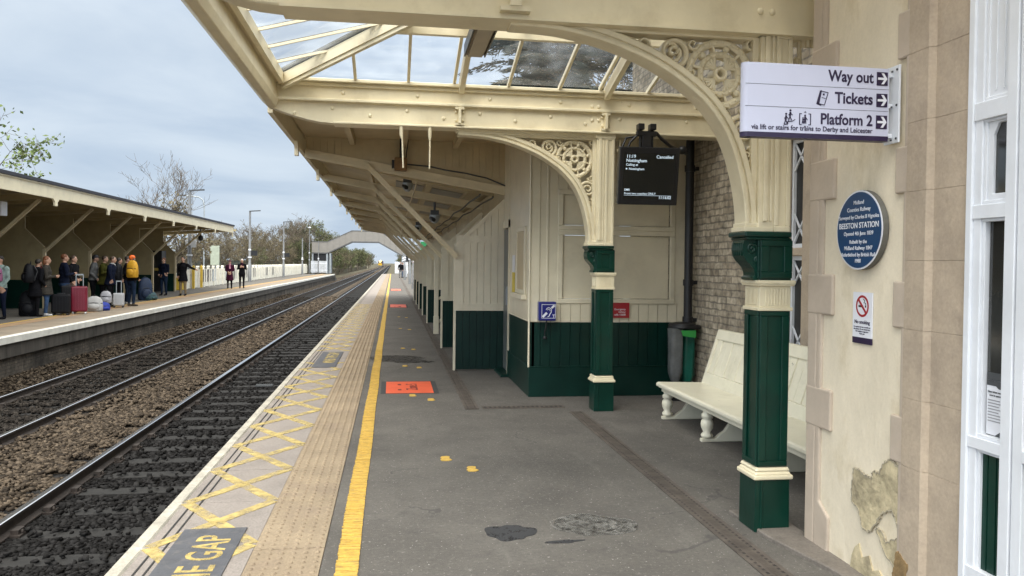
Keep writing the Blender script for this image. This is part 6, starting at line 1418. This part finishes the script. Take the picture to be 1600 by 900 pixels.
person(-9.15, 22.3, 30, 'person in black standing left of the padded coat, hunched over bags', 1.6, 'black', 'black', hem=.35, hair='dark', lean=.05)
person(-9.08, 24.0, 60, 'ginger haired person in a navy jacket and jeans behind the padded coat', 1.76, 'navy', 'jeans', hair='ginger', pose='phone')
person(-9.1, 24.7, 100, 'dark haired person in black behind the navy jacket, close to the screen', 1.72, 'black', 'black', hem=.4, hair='brown')
person(-9.72, 28.0, 80, 'person in a black cap and pale top with dark waistcoat by the screen post', 1.76, 'grey', 'black', hair='cap', hat='cap', lean=.03)
person(-9.42, 28.0, 90, 'brown haired person in an olive scarf and black coat', 1.74, 'olive', 'black', hem=.42, hair='brown', pose='phone', lean=.03)
person(-8.86, 27.0, 95, 'person in a navy hooded jacket with pale collar beside the small grey bag', 1.72, 'navy', 'black', hem=.44, hair='brown', pose='lead', lean=.04, scarf=CLM['white'])
person(-8.82, 27.7, 60, 'person all in black with big black rucksack in the middle of the crowd', 1.68, 'black', 'black', hair='dark')
person(-8.36, 27.5, 40, 'person in an orange beanie and jeans carrying a yellow rucksack', 1.76, 'black', 'djeans', hair='orange', hat=True, shoes='brown', wide=1.05)
person(-8.84, 28.6, 70, 'dark haired person half hidden behind the orange beanie', 1.74, 'black', 'djeans', hair='dark', shoes='white')
person(-9.65, 36.0, 200, 'person in a navy jacket and jeans beside the vending machine', 1.72, 'navy', 'djeans', hair='ginger')
person(-8.82, 35.8, 190, 'person in a black coat and beige trousers reaching one arm to the right', 1.78, 'black', 'beige', hem=.37, hair='dark', pose='point', wide=1.05)
person(-8.74, 45.3, 175, 'person in a plum coat dress and pink scarf standing with clasped hands', 1.66, 'plum', 'black', hem=.30, hair='plumhat', hat=True, pose='clasp', scarf=PINK)
person(-8.3, 46.4, 170, 'white haired person in a black jacket raising both hands to the chest', 1.74, 'black', 'black', hair='white', pose='hands', scarf=CLM['plum'])
person(.85, 82, 185, 'small far off person in black near the end of the near platform', 1.75, 'black', 'grey', hair='dark', pose='lead', group='people far along the near platform')
person(1.05, 84, 100, 'far off person in dark clothes partly behind the other at the platform end', 1.7, 'navy', 'jeans', hair='brown', pose='lead', group='people far along the near platform')

def suitcase(x, y, rz, w, d, h, col, label, handle=True, hz=.42, wheels=None):
    t = lthing('suitcase', label, 'suitcase', (x, y, 0), rz=rz, group='suitcases on the opposite platform')
    m = MB(); m.box(-w/2, w/2, -d/2, d/2, .06, h); m.build('shell', col, t, bevel=.045, seg=3)
    m = MB()
    for i in range(5): m.box(-w/2+w*(i+.7)/6-.008, -w/2+w*(i+.7)/6+.008, -d/2-.008, -d/2+.01, .12, h-.07)
    m.build('ribs', col, t)
    m = MB()
    for sx in (-1, 1):
        for sy in (-1, 1): m.ball((sx*w*.38, sy*d*.34, .03), .03, 8, 6)
    m.build('wheels', wheels or BLACK, t)
    m = MB()
    if handle: m.box(-w*.22-.01, -w*.22+.01, d*.2, d*.2+.02, h, h+hz); m.box(w*.22-.01, w*.22+.01, d*.2, d*.2+.02, h, h+hz); m.box(-w*.25, w*.25, d*.18, d*.24, h+hz, h+hz+.035)
    else: m.box(-w*.2, w*.2, -.02, .02, h+.01, h+.035)
    m.build('handle', GREY if handle else BLACK, t)
BAG_R = paint('crimson_case', (.15,.005,.02), .35, .08); BAG_B = paint('black_case', (.006,.0065,.009), .6, .2, spec=.2); BAG_C = paint('charcoal_case', (.012,.012,.014), .6, .2, spec=.2); BAG_S = paint('silver_case', (.40,.41,.43), .35, .05)
suitcase(-8.74, 22.9, .2, .44, .28, .56, BAG_B, 'black upright suitcase standing beside the white trainers', False)
suitcase(-8.75, 23.45, .25, .36, .25, .78, BAG_C, 'charcoal tall suitcase between the black and the crimson ones', False)
suitcase(-8.5, 23.5, .25, .40, .26, .76, BAG_R, 'crimson tall suitcase with long silver handle pulled up', True, .3, wheels=CLM['white'])
suitcase(-8.88, 24.05, .2, .25, .2, .48, BAG_S, 'narrow silver suitcase peeping out behind the crimson one', False)
suitcase(-8.47, 26.6, .2, .32, .22, .46, BAG_S, 'small silver suitcase beside the legs of the orange beanie wearer', True, .35)
def rucksack(x, y, z, rz, w, d, h, col, label, col2=None, tilt=0.):
    t = lthing('rucksack', label, 'rucksack', (x, y, z), rz=rz, group='rucksacks and bags on the opposite platform')
    t.rotation_euler = (tilt, 0, rz)
    m = MB(); vs = []; n = 14; prof = [(0,.8,.8),(.06,1,1),(.35,1.02,1.05),(.7,.94,.9),(.9,.72,.66),(1.,.3,.3)]
    for f, a, b in prof:
        for j in range(n):
            q = 6.283*j/n; ex = .62; cx = math.copysign(abs(math.cos(q))**ex, math.cos(q)); sy = math.copysign(abs(math.sin(q))**ex, math.sin(q)); vs.append((cx*w/2*a, sy*d/2*b, f*h))
    m.add(vs, [(i*n+j, i*n+(j+1)%n, (i+1)*n+(j+1)%n, (i+1)*n+j) for i in range(5) for j in range(n)]+[tuple(range(n))[::-1], tuple(range(5*n,6*n))], 0, True); m.build('bag_body', col, t)
    m = MB(); m.ball((0,-d*.5,h*.3), (w*.36,d*.22,h*.22), 10, 6); m.build('front_pocket', col2 or col, t)
    m = MB()
    for s in (-1, 1): m.tube([(s*w*.25,d*.42,h*.9),(s*w*.3,d*.75,h*.6),(s*w*.32,d*.45,h*.12)], .018, 6)
    m.tube([(-w*.5,-d*.3,h*.52),(0,-d*.56,h*.55),(w*.5,-d*.3,h*.52)], .012, 5); m.tube([(-.04,d*.2,h),(0,d*.2,h+.05),(.04,d*.2,h)], .012, 5); m.build('straps', BLACK, t)
RB = lambda n, c: paint('bag_'+n, c, .7, .15, 8, .3, 30)
rucksack(-8.27, 27.27, .93, R(-25), .38, .22, .56, RB('mustard', (.50,.26,.012)), 'large mustard yellow rucksack worn on the back of the orange beanie wearer')
rucksack(-9.12, 22.45, .88, R(-105), .32, .2, .46, RB('maroon', (.12,.008,.012)), 'maroon rucksack worn behind the padded coat', RB('pale', (.5,.45,.42)))
rucksack(-9.6, 21.2, .93, R(0), .33, .16, .38, RB('pink', (.28,.10,.2)), 'pink and teal rucksack at the very left edge of the photo', RB('pinkpale', (.5,.35,.42)))
rucksack(-9.22, 22.12, .88, R(-60), .36, .24, .5, BAG_B, 'big black rucksack riding high on the hunched person')
rucksack(-8.84, 27.48, .82, R(-20), .36, .22, .6, BAG_B, 'big black rucksack in the middle of the crowd')
rucksack(-8.5, 24.6, 0, R(10), .46, .28, .44, RB('silver', (.38,.38,.38)), 'silver grey rucksack slumped on the platform right of the crimson suitcase', tilt=-.1)
rucksack(-8.48, 25.5, .2, R(0), .32, .18, .36, RB('light', (.34,.34,.37)), 'small light grey rucksack held just above the bright blue bag')
rucksack(-8.42, 25.0, 0, R(40), .42, .3, .26, RB('cobalt', (.01,.03,.28)), 'bright blue holdall on the platform below the small grey rucksack')
rucksack(-9.1, 31.5, 0, R(30), .5, .35, .85, RB('blue', (.008,.022,.06)), 'big dark blue travel pack standing right of the orange beanie wearer')
rucksack(-8.95, 31.6, 0, R(80), .6, .35, .32, RB('sea', (.02,.06,.07)), 'low teal holdall lying in front of the dark blue travel pack')
rucksack(-9.35, 22.45, 0, R(10), .45, .35, .68, BAG_B, 'black travel bag on the platform behind the hunched person')
suitcase(1.3, 82.4, .1, .42, .3, .8, BAG_S, 'tiny pale suitcase pulled by the far off person on the near platform', True, .3)
for o in bpy.data.objects:
    for k in ('_o', '_p'):
        if k in o: del o[k]
